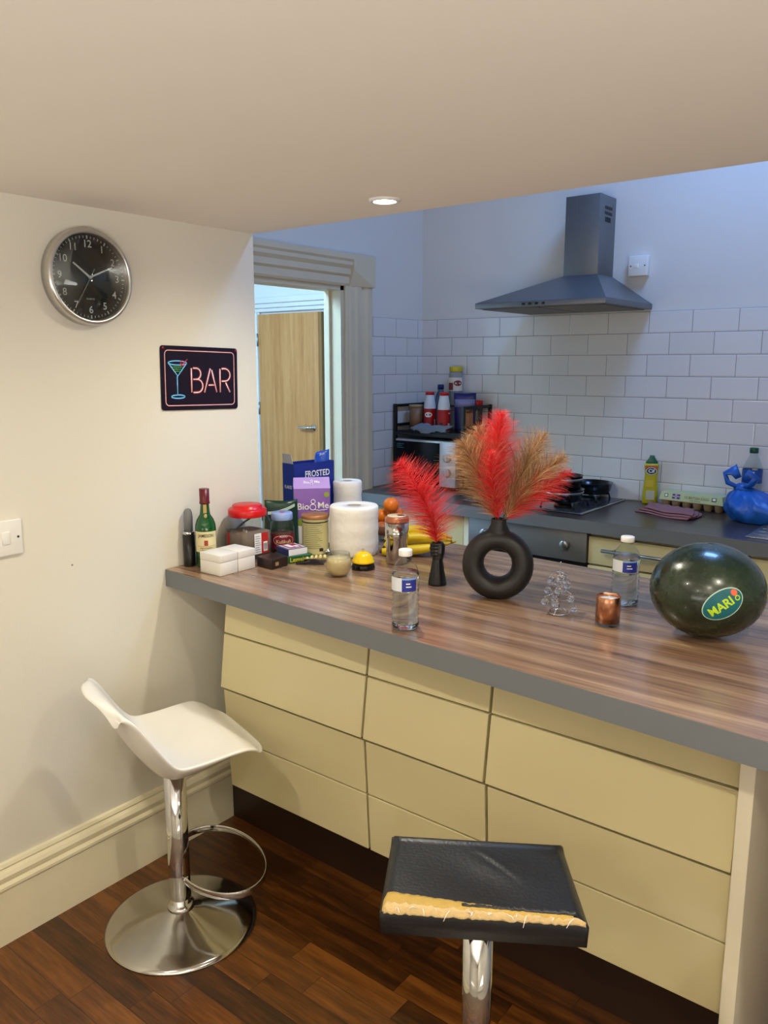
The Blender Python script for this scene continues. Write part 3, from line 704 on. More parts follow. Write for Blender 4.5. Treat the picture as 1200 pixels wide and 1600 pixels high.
# --- big jar
def sup(n=5, rot=0):
    def f(a):
        a -= rot; return (abs(math.cos(a))**n+abs(math.sin(a))**n)**(-1/n)
    return f
x, y = .080, .262; a0 = FA(x, y)
sq = sup(5, a0+R(38))
j = thing('jar', 'large square plastic jar with red screw lid and brown powder', 'jar', (x, y, Z0))
r0 = .060
MB().lathe([(.001, .001), (r0*.96, 0), (r0, .006), (r0, .100), (r0*.98, .112), (r0*.90, .128), (r0*.80, .138)], 48, caps=(False, False), shape=sq).build('jar_body', PET, j)
MB().lathe([(r0*.94, .003), (r0*.955, .084), (r0*.6, .090), (.001, .088)], 48, shape=sq, caps=(True, False)).build('contents', mat('brown_powder', '#7d6a5c', .9, var=.15, scale=60), j)
MB().lathe([(.059, .134), (.0605, .136), (.0605, .154), (.058, .157), (.0475, .158), (.0465, .168), (.044, .170), (.001, .1705)], 48, caps=(True, False)).build('lid', RED, j)
m = MB(); aw = a0+R(20); m.cylband(r0+.0008, .020, .085, aw-.05, aw+.38, 0, 10, sq); m.cylband(r0+.0008, .020, .085, aw+.38, aw+.80, 1, 10, sq)
m.cylband(r0+.0014, .026, .056, aw+.50, aw+.74, 0, 8, sq)
for k in range(9): m.cylband(r0+.0019, .031 if k % 2 else .029, .052, aw+.52+.022*k, aw+.52+.022*k+(.012 if k % 3 else .007), 2, 2, sq)
for k in range(8): m.cylband(r0+.0015, .026+.007*k, .0275+.007*k, aw+.0, aw+.32-.04*(k % 3), 2, 6, sq)
m.cylband(r0+.0008, .02, .085, a0-1.35, a0-1.15, 1, 6, sq)
m.build('label', [INKW, mat('jar_label_red', '#b8241f', .5), mat('grey_ink', '#5b5b60', .6)], j)
sc_ = thing('scoop', 'dark scoop handle slanting inside the red-lidded jar', 'scoop', (x, y, Z0+.088))
vx = Vector((math.cos(a0+PI/2), math.sin(a0+PI/2), 0)); MB().tube([vx*-.045+Vector((0, 0, -.004)), vx*-.01+Vector((0, 0, .025)), vx*.02+Vector((0, 0, .043))], [.007, .006, .005], 10, flat=(1, .5)).build('handle', mat('scoop_grey', '#4a4540', .5), sc_)
MB().lathe([(.001, -.012), (.014, -.010), (.018, .004), (.001, .004)], 20, c=tuple(vx*-.05+Vector((0, 0, -.002))), caps=(False, False)).build('bowl', MATS['scoop_grey'] if 'scoop_grey' in MATS else BLACK, sc_)
# --- kulikuli jar
x, y = .122, .372; a0 = FA(x, y)
j = thing('jar', 'small clear jar with pale blue lid and maroon label', 'jar', (x, y, Z0)); r0 = .039
MB().lathe([(.001, .001), (r0-.003, 0), (r0, .005), (r0, .080), (r0*.97, .092), (r0*.86, .104), (.031, .110), (.031, .116)], 40, caps=(False, False)).build('jar_body', PET, j)
MB().lathe([(r0-.0035, .003), (r0-.002, .066), (.02, .072), (.001, .070)], 32, caps=(True, False)).build('contents', mat('dark_snack', '#4a2e22', .8, var=.35, scale=90, bump=.6, bscale=120), j)
MB().lathe([(.0335, .110), (.0345, .112), (.0345, .130), (.032, .1335), (.001, .1338)], 40, caps=(True, False)).ball((.004*math.cos(a0), .004*math.sin(a0), .1338), (.011, .009, .0008), 1, 12, 6).build('lid', [mat('pale_blue_lid', '#8fa6d8', .35), RED], j)
m = MB(); m.cylband(r0+.0004, .018, .066, a0-1.5, a0+1.5, 0)
m.grid(lambda u, v: wrap(r0+.0006, .047, a0+.1)(.036*(v)*math.cos(2*PI*u), .017*(v)*math.sin(2*PI*u)), 28, 3, 1, wrapu=True)
m.grid(lambda u, v: wrap(r0+.0009, .047, a0+.1)(.034*(v)*math.cos(2*PI*u), .0155*(v)*math.sin(2*PI*u)), 28, 3, 0, wrapu=True)
m.text('Kulikuli', .0165, wrap(r0+.0012, .043, a0+.08, eps=.0003), 1, .01); m.text('ALAYO', .008, wrap(r0+.0012, .060, a0+.1, eps=.0003), 2, .012)
m.build('label', [mat('maroon_label', '#7a1636', .45), mat('gold_ink', '#d9c08a', .4), INKW], j)
# --- oriented boxes
def obox(name, label, cat, near, dl_, dr_, h, z, mats_, parts=None):
    """near corner, vectors to the left and right corners; root at the near corner"""
    t = thing(name, label, cat, (near[0], near[1], z)); A = Vector((dl_[0], dl_[1], 0)); Bv = Vector((dr_[0], dr_[1], 0))
    m = MB(); vs = [Vector(), Bv, A+Bv, A]; vs = vs + [v+Vector((0, 0, h)) for v in vs]
    bm = bmesh.new(); bv = [bm.verts.new(v) for v in vs]
    for f in ((3, 2, 1, 0), (4, 5, 6, 7), (0, 1, 5, 4), (1, 2, 6, 5), (2, 3, 7, 6), (3, 0, 4, 7)): bm.faces.new([bv[k] for k in f])
    bmesh.ops.recalc_face_normals(bm, faces=bm.faces[:])
    bmesh.ops.bevel(bm, geom=bm.edges[:], offset=.0007, segments=1, affect='EDGES'); bm.verts.index_update()
    m.add([v.co.copy() for v in bm.verts], [[v.index for v in f.verts] for f in bm.faces], 0, False); bm.free()
    return t, m, A, Bv
def pol(l, d): return (l*math.cos(R(d)), l*math.sin(R(d)))
t, m, A, Bv = obox('box', 'small dark brown box lying in front of the red-lidded jar', 'box', (.262, .188), pol(.072, 174), pol(.069, 92), .029, Z0, None)
n_ = Vector((Bv.y, -Bv.x, 0)).normalized()
m.build('box_body', mat('dark_brown_box', '#2b1d17', .28, var=.15), t); MB().add([tuple(Bv*.22+n_*.0004+Vector((0, 0, .009))), tuple(Bv*.42+n_*.0004+Vector((0, 0, .009))), tuple(Bv*.42+n_*.0004+Vector((0, 0, .020))), tuple(Bv*.22+n_*.0004+Vector((0, 0, .020)))], [(0, 1, 2, 3)], 0, False).build('sticker', mat('tan_sticker', '#a58a5c', .5), t)
t, m, A, Bv = obox('box', 'flat green medicine box lying under the blue and white box', 'box', (.246, .270), pol(.082, 164), pol(.085, 68), .022, Z0, None)
n_ = Vector((Bv.y, -Bv.x, 0)).normalized()
m.build('box_body', mat('green_carton', '#1f5a35', .4), t); MB().text('Lemsip', .020, facefn(tuple(Bv*.42+n_*.001+Vector((0, 0, .010))), Bv.normalized(), (0, 0, 1)), 0, .015).build('lettering', mat('yellow_ink', '#d8cf3e', .5), t)
t, m, A, Bv = obox('box', 'blue and white medicine box on top of the green box', 'box', (.245, .277), pol(.074, 166), pol(.068, 77), .020, Z0+.0222, None)
n_ = Vector((Bv.y, -Bv.x, 0)).normalized(); nl = Vector((-A.y, A.x, 0)).normalized()
m.build('box_body', mat('white_carton', '#e8e6ea', .4), t)
m = MB(); up = Vector((0, 0, 1))
m.add([tuple(nl*.0006), tuple(nl*.0006+A), tuple(nl*.0006+A+up*.02), tuple(nl*.0006+up*.02)], [(0, 1, 2, 3)], 0, False)
def topq(a, b_, c, d, mi, e=.0004): m.add([tuple(A*p+Bv*q+up*(.020+e)) for p, q in ((a, c), (b_, c), (b_, d), (a, d))], [(0, 1, 2, 3)], mi, False)
topq(0, 1, 0, .10, 0); topq(0, .12, 0, 1, 0); topq(.2, .95, .2, .9, 1); topq(.35, .9, .3, .55, 2, .0008); topq(.3, .6, .6, .8, 2, .0008)
m.build('print', [mat('carton_blue', '#27306e', .4), mat('carton_magenta', '#9c2350', .4), INKW], t)
# --- tin with copper lid
x, y = .208, .436; a0 = FA(x, y)
t = thing('tin', 'pale green printed tin with copper lid between jar and paper roll', 'tin', (x, y, Z0)); r0 = .0425
MB().lathe([(.001, .001), (r0-.001, 0), (r0+.001, .002), (r0, .005), (r0, .113), (r0+.001, .116), (.001, .116)], 40, caps=(False, False)).build('body', mat('tin_pale_green', '#c3bd8c', .4), t)
MB().lathe([(r0+.0015, .116), (r0+.0025, .118), (r0+.0025, .126), (r0, .129), (.001, .1295)], 40, caps=(True, False)).build('lid', mat('copper_lid', '#a9744b', .35, .35), t)
m = MB()
for k in range(14): m.cylband(r0+.0005, .022+.0062*k, .0236+.0062*k, a0-.85+.05*(k % 3), a0+.55-.13*(k % 4), 0, 14)
m.cylband(r0+.0005, .012, .022, a0+.30, a0+.62, 1, 5); m.cylband(r0+.0004, .104, .108, a0-1.5, a0+1.5, 1, 14)
m.build('label_print', [mat('olive_ink', '#7d7848', .6), INK], t)
# --- green pouch
t = thing('pouch', 'dark green foil pouch standing behind the blue-lidded jar', 'pouch', (.050, .440, Z0), R(47))
def pch(s): return lambda u, v: ((u-.5)*(.115-.006*v), s*(.022*(1-v)**.6*(1-(2*u-1)**4)+.0006)+.004*math.sin(7*u)*v, .158*v-.004*math.sin(PI*u)*v)
MB().shell(pch(-1), pch(1), 17, 14).build('pouch_body', mat('dark_green_foil', '#12362a', .3, var=.15, scale=30, bump=.4, bscale=40), t)
MB().grid(lambda u, v: ((u-.5)*.09, -.0235*(1-(.66+.2*v))**.6-.004, .158*(.70+.06*v+.16*u*u)), 12, 3).build('stripe', mat('pale_stripe', '#9fb0a4', .4), t)
# --- cereal boxes
def cereal(name, label, fl, dirx, w, d, h, mats_):
    t = thing(name, label, 'cereal box', (fl[0], fl[1], Z0), math.atan2(dirx[1], dirx[0])); return t
PUR = [mat('cereal_purple', '#8a62b4', .4), mat('cereal_lilac', '#a98ad0', .4), INKW, mat('lime_badge', '#8fa63a', .5), mat('cereal_photo', '#8c7480', .5, var=.4, scale=40)]
t = cereal('cereal_box', 'purple cereal box with sloped top behind the copper-lidded tin', (.068, .484), (.084, .092), .124, .05, .2, PUR)
w, d, h = .122, .048, .190
MB().add([(0, 0, 0), (w, 0, 0), (w, d, 0), (0, d, 0), (0, 0, h), (w, 0, h), (w, d, h), (0, d, h)], [(3, 2, 1, 0), (0, 1, 5, 4), (1, 2, 6, 5), (2, 3, 7, 6), (3, 0, 4, 7), (4, 5, 6, 7)], 0, False).build('carton', PUR[0], t)
MB().add([(-.001, -.001, h), (w+.001, -.001, h), (w+.001, d+.001, h), (-.001, d+.001, h), (0, d*.55, h+.035), (w, d*.55, h+.035)], [(0, 1, 5, 4), (2, 3, 4, 5), (1, 2, 5), (3, 0, 4), (3, 2, 1, 0)], 0, False).build('top_flap', PUR[1], t)
m = MB(); F = lambda cx, cz: facefn((cx, -.0006, cz), (1, 0, 0), (0, 0, 1))
def amp(cx, cz, s, mi, fn):
    pts = []
    for k in range(40):
        a = 2*PI*k/40; pts.append(fn(cx, cz)(s*.42*math.sin(a)*(.75 if math.cos(a) > 0 else 1), s*(.0) + s*.62*math.cos(a)*1.0 if False else s*.5*math.cos(a)))
    return pts
m.text('Bio', .031, F(.030, .128), 2, .014); m.text('Me', .031, F(.098, .131), 2, .014)
def ring(cx, cz, r, w_, mi): m.tube([F(cx, cz)(r*math.cos(2*PI*k/20), r*math.sin(2*PI*k/20)) for k in range(20)], w_, 6, mi, True, flat=(1, 1))
ring(.064, .145, .0070, .0015, 2); ring(.063, .126, .0100, .0015, 2); m.tube([F(.070, .117)(0, 0), F(.085, .114)(0, 0), F(.112, .117)(0, 0)], .0014, 6, 2)
m.grid(lambda u, v: (.022+.017*v*math.cos(2*PI*u), -.0008, .075+.013*v*math.sin(2*PI*u)), 20, 2, 3, wrapu=True); m.grid(lambda u, v: (.110+.009*v*math.cos(2*PI*u), -.0008, .168+.009*v*math.sin(2*PI*u)), 16, 2, 3, wrapu=True)
m.add([(0, -.0004, 0), (w, -.0004, 0), (w, -.0004, .098), (w*.6, -.0004, .072), (w*.3, -.0004, .064), (0, -.0004, .064)], [(0, 1, 2, 3, 4, 5)], 2, False)
m.add([(-.0005, d*.1, .05), (-.0005, d*.9, .05), (-.0005, d*.9, h*.97), (-.0005, d*.1, h*.97)], [(0, 3, 2, 1)], 4, False)
FT = facefn((w*.5, -.001+d*.27, h+.0175), (1, 0, 0), Vector((0, d*.55, .035)).normalized())
FT2 = lambda cx, cy: (lambda xx, yy: tuple(Vector(FT(cx+xx, cy+yy))+Vector((0, -.0008, .0006))))
m.text('Bio', .015, FT2(-.018, .002), 2, .012); m.text('Me', .015, FT2(.018, .003), 2, .012)
for cx, cy, r in ((0, .007, .0035), (-.001, -.003, .005)): m.tube([FT2(cx, cy)(r*math.cos(2*PI*k/16), r*math.sin(2*PI*k/16)) for k in range(16)], .0009, 6, 2, True)
m.build('front_print', PUR, t)
BLU = [mat('cereal_blue', '#1b2f86', .4), INKW, mat('grey_card', '#b9b6b0', .7), mat('foil_blue', '#2b55b8', .25)]
t = cereal('cereal_box', 'tall opened blue cereal box behind the purple one', (.002, .552), (.156, .988), .18, .07, .25, BLU)
w, d, h = .180, .066, .262
m = MB(); th = .0012
m.bx(0, w, 0, th, 0, h).bx(0, w, d-th, d, 0, h).bx(0, th, 0, d, 0, h).bx(w-th, w, 0, d, 0, h).bx(0, w, 0, d, 0, .002); m.build('carton', BLU[0], t)
MB().add([(0, .004, h), (0, d-.004, h), (-.006, d-.008, h+.034), (-.006, .008, h+.034), (.0012, .004, h), (.0012, d-.004, h), (-.0048, d-.008, h+.034), (-.0048, .008, h+.034)], [(0, 1, 2, 3), (7, 6, 5, 4), (0, 3, 7, 4), (1, 5, 6, 2), (3, 2, 6, 7)], 0, False).build('open_flap', BLU[2], t)
def bagf(s): return lambda u, v: (w-.062+.056*u+.006*v, .036+.010*math.sin(5*u)*v+s*(.014*(1-v)+.001), h-.05+(.075+.014*u)*v)
MB().shell(bagf(-1), bagf(1), 11, 9).text('Frosted', .013, facefn((w-.024, .030, h+.024), Vector((1, .15, .18)).normalized(), (0, 0, 1)), 1, .01).build('inner_bag', [BLU[3], INKW], t)
m = MB(); m.text('FROSTED', .031, F(.104, .221), 1, .014, sx=.86); m.text('FLAKES', .031, F(.104, .178), 1, .014, sx=.86)
m.build('front_print', BLU, t); m = MB()
m.text('FLAKES', .0165, facefn((-.0006, d*.5, .178), (0, -1, 0), (0, 0, 1)), 1, .012, sx=.8)
m.build('side_print', BLU, t)
# --- paper rolls
def roll(label, x, y, r, h, core):
    t = thing('paper_towel_roll', label, 'paper roll', (x, y, Z0))
    m = MB(); prof = [(core, .0), (r-.004, 0), (r, .004)]
    for k in range(1, 12): prof.append((r-.0006*(k % 2)-.0008*math.sin(k*1.7), .004+(h-.008)*k/12))
    prof += [(r, h-.005), (r-.004, h), (core, h), (core, 0)]
    m.lathe(prof, 56, caps=(False, False)); m.build('paper', PAPERW, t)
    MB().lathe([(core, .001), (core, h-.001), (core-.0012, h-.001), (core-.0012, .001), (core, .001)], 32, caps=(False, False)).build('core', mat('grey_card_core', '#a79c8c', .8), t)
    return t
roll('thick white paper towel roll in front, beside the copper-lidded tin', .309, .512, .079, .158, .0235)
roll('taller white paper towel roll standing behind the thick one', .084, .742, .052, .192, .018)
# --- candle in frosted glass
t = thing('candle_glass', 'rounded clear tumbler of cream wax in front of the yellow bell', 'candle', (.457, .268, Z0))
MB().lathe([(.001, .0015), (.022, .0), (.029, .006), (.0355, .022), (.0365, .038), (.0345, .056), (.0325, .067), (.0318, .0675), (.031, .0665), (.033, .055), (.035, .038)], 40, caps=(False, False)).build('glass', GLASS, t)
MB().lathe([(.001, .003), (.021, .002), (.028, .008), (.0343, .022), (.0352, .038), (.0337, .053), (.001, .054)], 40, caps=(False, False)).build('wax', mat('cream_wax', '#e2c896', .45, var=.12, scale=60), t)
MB().tube([(0, 0, .053), (.001, 0, .060)], .0012, 6).build('wick', INKW, t)
# --- service bell
t = thing('service_bell', 'yellow counter bell on a black base beside the paper roll', 'bell', (.463, .372, Z0))
MB().lathe([(.001, .0), (.0345, 0), (.036, .004), (.0335, .013), (.029, .019), (.001, .019)], 40, caps=(False, False)).build('base', mat('gloss_black', '#0e0d0c', .12), t)
MB().lathe([(.031, .0185), (.0345, .020), (.0345, .024), (.031, .027), (.028, .037), (.021, .046), (.012, .051), (.001, .0525)], 40, caps=(True, False)).build('dome', mat('bell_yellow', '#ecc611', .22), t)
MB().lathe([(.0032, .051), (.0032, .058), (.0045, .060), (.001, .0615)], 16, caps=(True, False)).build('button', CHROME, t)
# --- steel flask
x, y = .500, .490; a0 = FA(x, y)
t = thing('travel_flask', 'polished steel travel mug with copper rim beside the bananas', 'flask', (x, y, Z0)); r0 = .0365
MB().lathe([(.001, .001), (.030, 0), (.032, .003), (.033, .075), (.0345, .079), (.0362, .083), (r0, .132), (.001, .132)], 48, caps=(False, False)).build('body', mat('polished_steel', '#c9c6c2', .1, 1, var=.03), t)
MB().lathe([(r0+.0006, .129), (r0+.001, .133), (r0, .142), (r0-.0015, .146), (r0-.006, .1465), (r0-.007, .1455), (.001, .1455)], 48, caps=(True, False)).build('rim', mat('copper_rim', '#b97353', .3, .5), t)
MB().lathe([(r0-.007, .1456), (r0-.007, .1495), (.001, .1500)], 40, caps=(True, False)).build('lid', mat('cream_lid', '#d8c7a4', .4), t)
MB().ball((.012*math.cos(a0+1.4), .012*math.sin(a0+1.4), .1497), (.012, .012, .0012), 0, 16, 6).build('mouthpiece', BLACK, t)
# --- water bottles
def water_bottle(label, x, y, h, r):
    a0 = FA(x, y); t = thing('water_bottle', label, 'water bottle', (x, y, Z0), group='half-litre water bottles'); q = h/.185
    prof = [(.001, .004), (r*.55, .001), (r*.85, .001), (r*.98, .006)]
    for k in range(7):
        z = .012+.011*k; prof += [(r, z), (r*.92, z+.0055)]
    prof += [(r, .090), (r*.985, .092), (r*.985, .122), (r, .124), (r*.95, .134), (r*.80, .147), (r*.58, .158), (r*.43, .164), (r*.40, .172)]
    prof = [(a, z*q) for a, z in prof]
    MB().lathe(prof, 44, caps=(False, False)).build('bottle_body', PET, t)
    wp = [(max(.0005, a-.0011), z+.0012 if i < 3 else z) for i, (a, z) in enumerate(prof) if z < .137*q]; wp.append((.0005, wp[-1][1]))
    MB().lathe(wp, 44, caps=(False, False)).build('water', WATER, t)
    MB().lathe([(r*.47, .171*q), (r*.49, .172*q), (r*.49, .184*q), (r*.45, .1855*q), (.001, .1855*q)], 32, caps=(True, False)).build('cap', WCAP, t)
    m = MB(); rl = r*.987+.0004; m.cylband(rl, .094*q, .121*q, a0-.25, a0+.85, 0); m.cylband(rl, .121*q, .1255*q, a0-.25, a0+.85, 2)
    m.cylband(rl+.0001, .094*q, .1255*q, a0-1.3, a0-.25, 1)
    m.text('ABC', .006, wrap(rl, .108*q, a0+.3), 3) if False else None
    for k in range(2): m.cylband(rl+.0004, (.104+.007*k)*q, (.1065+.007*k)*q, a0+.05, a0+.45-.1*k, 3, 8)
    m.build('label', [mat('bottle_label_blue', '#27308f', .4), mat('bottle_label_white', '#d7dbe2', .4), mat('bottle_label_sky', '#7fa6d8', .4), INKW], t)
    return t
water_bottle('clear water bottle standing at the counter front edge', .893, .006, .187, .0325)
water_bottle('clear water bottle behind the copper candle, beside the watermelon', 1.220, .508, .176, .0345)
# --- watermelon
t = thing('watermelon', 'large dark green watermelon with oval sticker on the bar', 'watermelon')
mc = onz(1105, 924, 1.003); rx, ry, rz = .1225, .1185, .106; am = FA(mc.x, mc.y)
MR = Matrix.Translation((mc.x, mc.y, Z0+rz+.0012)) @ Matrix.Rotation(am+PI/2, 4, 'Z')
t.matrix_world = MR
def mel(th, ph):
    k = 1+.006*math.sin(2*th+1)+.004*math.cos(3*ph)
    return Vector((rx*k*math.cos(ph)*math.cos(th), ry*k*math.cos(ph)*math.sin(th), rz*k*math.sin(ph)*(1 if math.sin(ph) > -.93 else 1)))
m = MB(); m.grid(lambda u, v: tuple(mel(2*PI*u, -PI/2+.001+(PI-.002)*v)), 64, 33, wrapu=True)
mm, nt, bb = newmat('melon_rind'); bb.inputs['Roughness'].default_value = .24; bb.inputs['Coat Weight'].default_value = .3
tc = N(nt, 'ShaderNodeTexCoord'); nz = N(nt, 'ShaderNodeTexNoise'); setin(nz, Scale=9.0, Detail=5.0); nt.links.new(tc.outputs['Object'], nz.inputs['Vector'])
vo = N(nt, 'ShaderNodeTexNoise'); setin(vo, Scale=60.0, Detail=2.0); nt.links.new(tc.outputs['Object'], vo.inputs['Vector'])
cr = N(nt, 'ShaderNodeValToRGB'); cr.color_ramp.elements[0].color = lin('#141d13'); cr.color_ramp.elements[0].position = .3; cr.color_ramp.elements[1].color = lin('#2f3f2b'); cr.color_ramp.elements[1].position = .75
nt.links.new(nz.outputs['Fac'], cr.inputs[0]); nt.links.new(cr.outputs[0], bb.inputs['Base Color'])
mr = N(nt, 'ShaderNodeMapRange'); setin(mr, From_Min=.3, From_Max=.7, To_Min=.17, To_Max=.34); nt.links.new(vo.outputs['Fac'], mr.inputs[0]); nt.links.new(mr.outputs[0], bb.inputs['Roughness'])
bpn = N(nt, 'ShaderNodeBump'); setin(bpn, Strength=.06, Distance=.003); nt.links.new(nz.outputs['Fac'], bpn.inputs['Height']); nt.links.new(bpn.outputs[0], bb.inputs['Normal'])
m.build('rind', mm, t)
# sticker: local frame, -y faces the camera
pc = MR.inverted() @ CAM; sp_w = ray(1130, 945); 
# ray / ellipsoid hit
dl0 = (MR.inverted().to_3x3() @ sp_w); S_ = Vector((1/rx, 1/ry, 1/rz)); oo = Vector((pc.x*S_.x, pc.y*S_.y, pc.z*S_.z)); dd = Vector((dl0.x*S_.x, dl0.y*S_.y, dl0.z*S_.z))
qa, qb, qc = dd.dot(dd), 2*oo.dot(dd), oo.dot(oo)-1; tt = (-qb-math.sqrt(max(0, qb*qb-4*qa*qc)))/(2*qa)
hit = pc + dl0*tt; nn = Vector((hit.x/rx**2, hit.y/ry**2, hit.z/rz**2)).normalized()
ex = Vector((0, 0, 1)).cross(nn).normalized(); ey = nn.cross(ex)
sa = R(38); e1 = ex*math.cos(sa)+ey*math.sin(sa); e2 = -ex*math.sin(sa)+ey*math.cos(sa)
def stk(x, y, lift=.001):
    p = hit+e1*x+e2*y; k = math.sqrt((p.x/rx)**2+(p.y/ry)**2+(p.z/rz)**2); p = p/k; th = math.atan2(p.y/ry, p.x/rx); ph = math.asin(max(-1, min(1, p.z/rz)))
    return tuple(mel(th, ph)*(1+lift/.11))
m = MB()
m.grid(lambda u, v: stk(.049*v*math.cos(2*PI*u), .0315*v*math.sin(2*PI*u), .0008), 36, 6, 0, wrapu=True)
m.grid(lambda u, v: stk(.0465*v*math.cos(2*PI*u), .029*v*math.sin(2*PI*u), .0013), 36, 6, 1, wrapu=True)
m.grid(lambda u, v: stk(.034+.0075*v*math.cos(2*PI*u), .0085+.0075*v*math.sin(2*PI*u), .0022), 20, 3, 3, wrapu=True)
m.text('MARI', .027, lambda x, y: stk(x-.006, y-.002, .002), 2, .03, sx=.92)
m.text('O', .016, lambda x, y: stk(x+.033, y-.006, .0019), 2, .03)
m.build('sticker', [mat('sticker_pale', '#b9d2c4', .35), mat('sticker_teal', '#12606a', .35), mat('sticker_lime', '#b6d62a', .35), mat('sticker_orange', '#e0694a', .35)], t)
# --- copper candle
x, y = 1.254, .320
t = thing('candle', 'copper glass candle holder in front of the rear water bottle', 'candle', (x, y, Z0))
m = MB(); m.lathe([(.001, .0005), (.026, 0), (.0285, .002), (.0285, .008)], 40, caps=(False, False)); m.build('glass_base', GLASS, t)
MB().lathe([(.001, .008), (.0285, .008), (.0285, .0695), (.0278, .071), (.0265, .0695), (.0262, .060)], 48, caps=(False, False)).build('holder', mat('copper', '#cf9674', .24, 1, var=.06), t)
MB().lathe([(.0262, .059), (.0258, .0625), (.001, .0635)], 40, caps=(True, False)).build('wax', mat('white_wax', '#e4ddd0', .5), t)
MB().tube([(0, 0, .063), (.001, .001, .070)], .001, 6).build('wick', INKW, t)
# --- crystal bead tree
bc = onz(873, 958, Z0)
t = thing('bead_tree', 'small chrome wire tree hung with clear crystal beads', 'ornament', (bc.x, bc.y, Z0))
am = FA(bc.x, bc.y); rt = Vector((-math.sin(am), math.cos(am), 0)); fw = Vector((math.cos(am), math.sin(am), 0))
WR = .0011
m = MB(); m.tube([(.025*math.cos(2*PI*k/30), .025*math.sin(2*PI*k/30), .0025) for k in range(30)], WR*1.3, 8, 0, True)
for k in range(4): m.tube([(.025*math.cos(PI/2*k), .025*math.sin(PI/2*k), .0025), (.014*math.cos(PI/2*k), .014*math.sin(PI/2*k), .014), (0, 0, .017)], WR, 6)
m.tube([(0, 0, .015), (0, 0, .128)], WR*1.2, 8); m.ball((0, 0, .129), .002); m.build('stand', CHROME, t)
CRY = mat('crystal', '#f5f8fb', .0, var=0, trans=1, ior=1.5)
DB = (CAM-bc).length
beads = [(851, 940, .01), (856, 922, -.01), (861, 906, .012), (874, 905, .02), (872, 923, .025), (866.5, 935, -.02), (867, 943, .022), (886.5, 915, -.01), (892, 936, .015), (897, 951, .01), (880, 921, -.018), (884, 907, -.02)]
inv = Matrix.Translation(-Vector((bc.x, bc.y, Z0)))
wm = []
for i, (px, py, off) in enumerate(beads):
    base = bc + Vector((0, 0, .06)); v = ray(px, py); 
    s_ = ((base + fw*off - CAM).dot(fw))/v.dot(fw); p = CAM + v*s_ - Vector((bc.x, bc.y, Z0))
    b_ = MB().ball(p, .0088, 0, 14, 8); b_.build('bead', CRY, t)
    hz = min(.112, p.z+.013); rr = math.hypot(p.x, p.y); wm.append((p, hz))
m = MB()
for p, hz in wm:
    q = Vector((p.x, p.y, hz)); m.tube([(0, 0, max(.03, hz-.004)), q*.5+Vector((0, 0, hz*.5+.006)), q, Vector((p.x, p.y, p.z+.0065))], WR*.8, 6)
m.tube([(.018*math.cos(2*PI*k/24), .018*math.sin(2*PI*k/24), .100) for k in range(24)], WR*.8, 6, 0, True); m.tube([(.018, 0, .1), (0, 0, .104), (-.018, 0, .1)], WR*.8, 6)
m.build('branches', CHROME, t)
# --- fruit
t = thing('fruit_bowl', 'clear glass bowl of fruit half hidden behind the paper roll', 'bowl', (.288, .722, Z0))
MB().lathe([(.001, .001), (.03, 0), (.034, .004), (.055, .030), (.066, .062), (.0655, .063), (.053, .031), (.032, .007), (.001, .006)], 40, caps=(False, False)).build('bowl', GLASS, t)
ORG = mat('orange_peel', '#e07a14', .38, var=.06, bump=.25, bscale=260); PEA = mat('peach_skin', '#b8683c', .5, var=.25, scale=16)
def fruit(px, py, z, r, label, mt, cat='fruit', nm='orange'):
    p = onz(px, py, z); t = thing(nm, label, cat, (p.x, p.y, p.z-r)); m = MB(); m.ball((0, 0, r), (r, r, r*.94), 0, 28, 16); m.build('peel', mt, t)
    MB().lathe([(.004, 2*r*.97-.002), (.003, 2*r*.97+.001), (.0005, 2*r*.97+.0015)], 8, caps=(False, False)).build('stem_scar', mat('stem_brown', '#4a4a22', .7), t); return p
fruit(611, 789, 1.028, .0275, 'small orange topmost on the fruit pile behind the flask', ORG)
fruit(617, 804, .990, .030, 'larger orange just below the topmost one, behind the flask lid', ORG)
fruit(597, 806, .984, .026, 'orange half hidden by the thick paper roll', ORG)
fruit(598, 826, .945, .027, 'brownish peach low in the glass bowl behind the paper roll', PEA, 'fruit', 'peach')
BAN = mat('banana_yellow', '#e0c225', .42, var=.10, scale=12); BTIP = mat('banana_tip', '#3d3018', .7); BST = mat('banana_stem', '#b8952a', .5)
def banana(pts, label, rr=.0165):
    P = [Vector(p) for p in pts]
    Q = []
    for k in range(17):
        s = k/16; a = P[0]*(1-s)**3+P[1]*3*s*(1-s)**2+P[2]*3*s*s*(1-s)+P[3]*s**3; Q.append(a)
    o = Q[8].copy(); o.z = Z0; t = thing('banana', label, 'banana', o, group='bunch of bananas')
    rad = [rr*min(1, .30+1.9*math.sin(PI*min(.5, .04+k/16*.8))*1.0-.0) if k < 6 else rr*(1 if k < 11 else 1-.68*((k-10)/6)**1.6) for k in range(17)]
    rad = [min(rr, x) for x in rad]
    MB().tube([q-o for q in Q], rad, 7).build('peel', BAN, t)
    d = (Q[0]-Q[1]).normalized(); MB().tube([Q[0]-o, Q[0]-o+d*.006], [rad[0]*.8, rad[0]*.5], 7).build('tip', BTIP, t)
    d = (Q[-1]-Q[-2]).normalized(); MB().tube([Q[-1]-o, Q[-1]-o+d*.018], [rad[-1], rad[-1]*.75], 7).build('stem', BST, t)
banana([(.404, .556, .945), (.43, .60, .985), (.49, .635, .985), (.575, .652, .966)], 'topmost banana of the bunch, behind the steel mug')
banana([(.418, .535, .930), (.445, .575, .963), (.51, .61, .966), (.580, .643, .958)], 'second banana from the top, in front of the topmost one')
banana([(.410, .528, .9165), (.44, .56, .917), (.51, .595, .917), (.583, .632, .945)], 'lowest banana, lying on the worktop behind the steel mug')
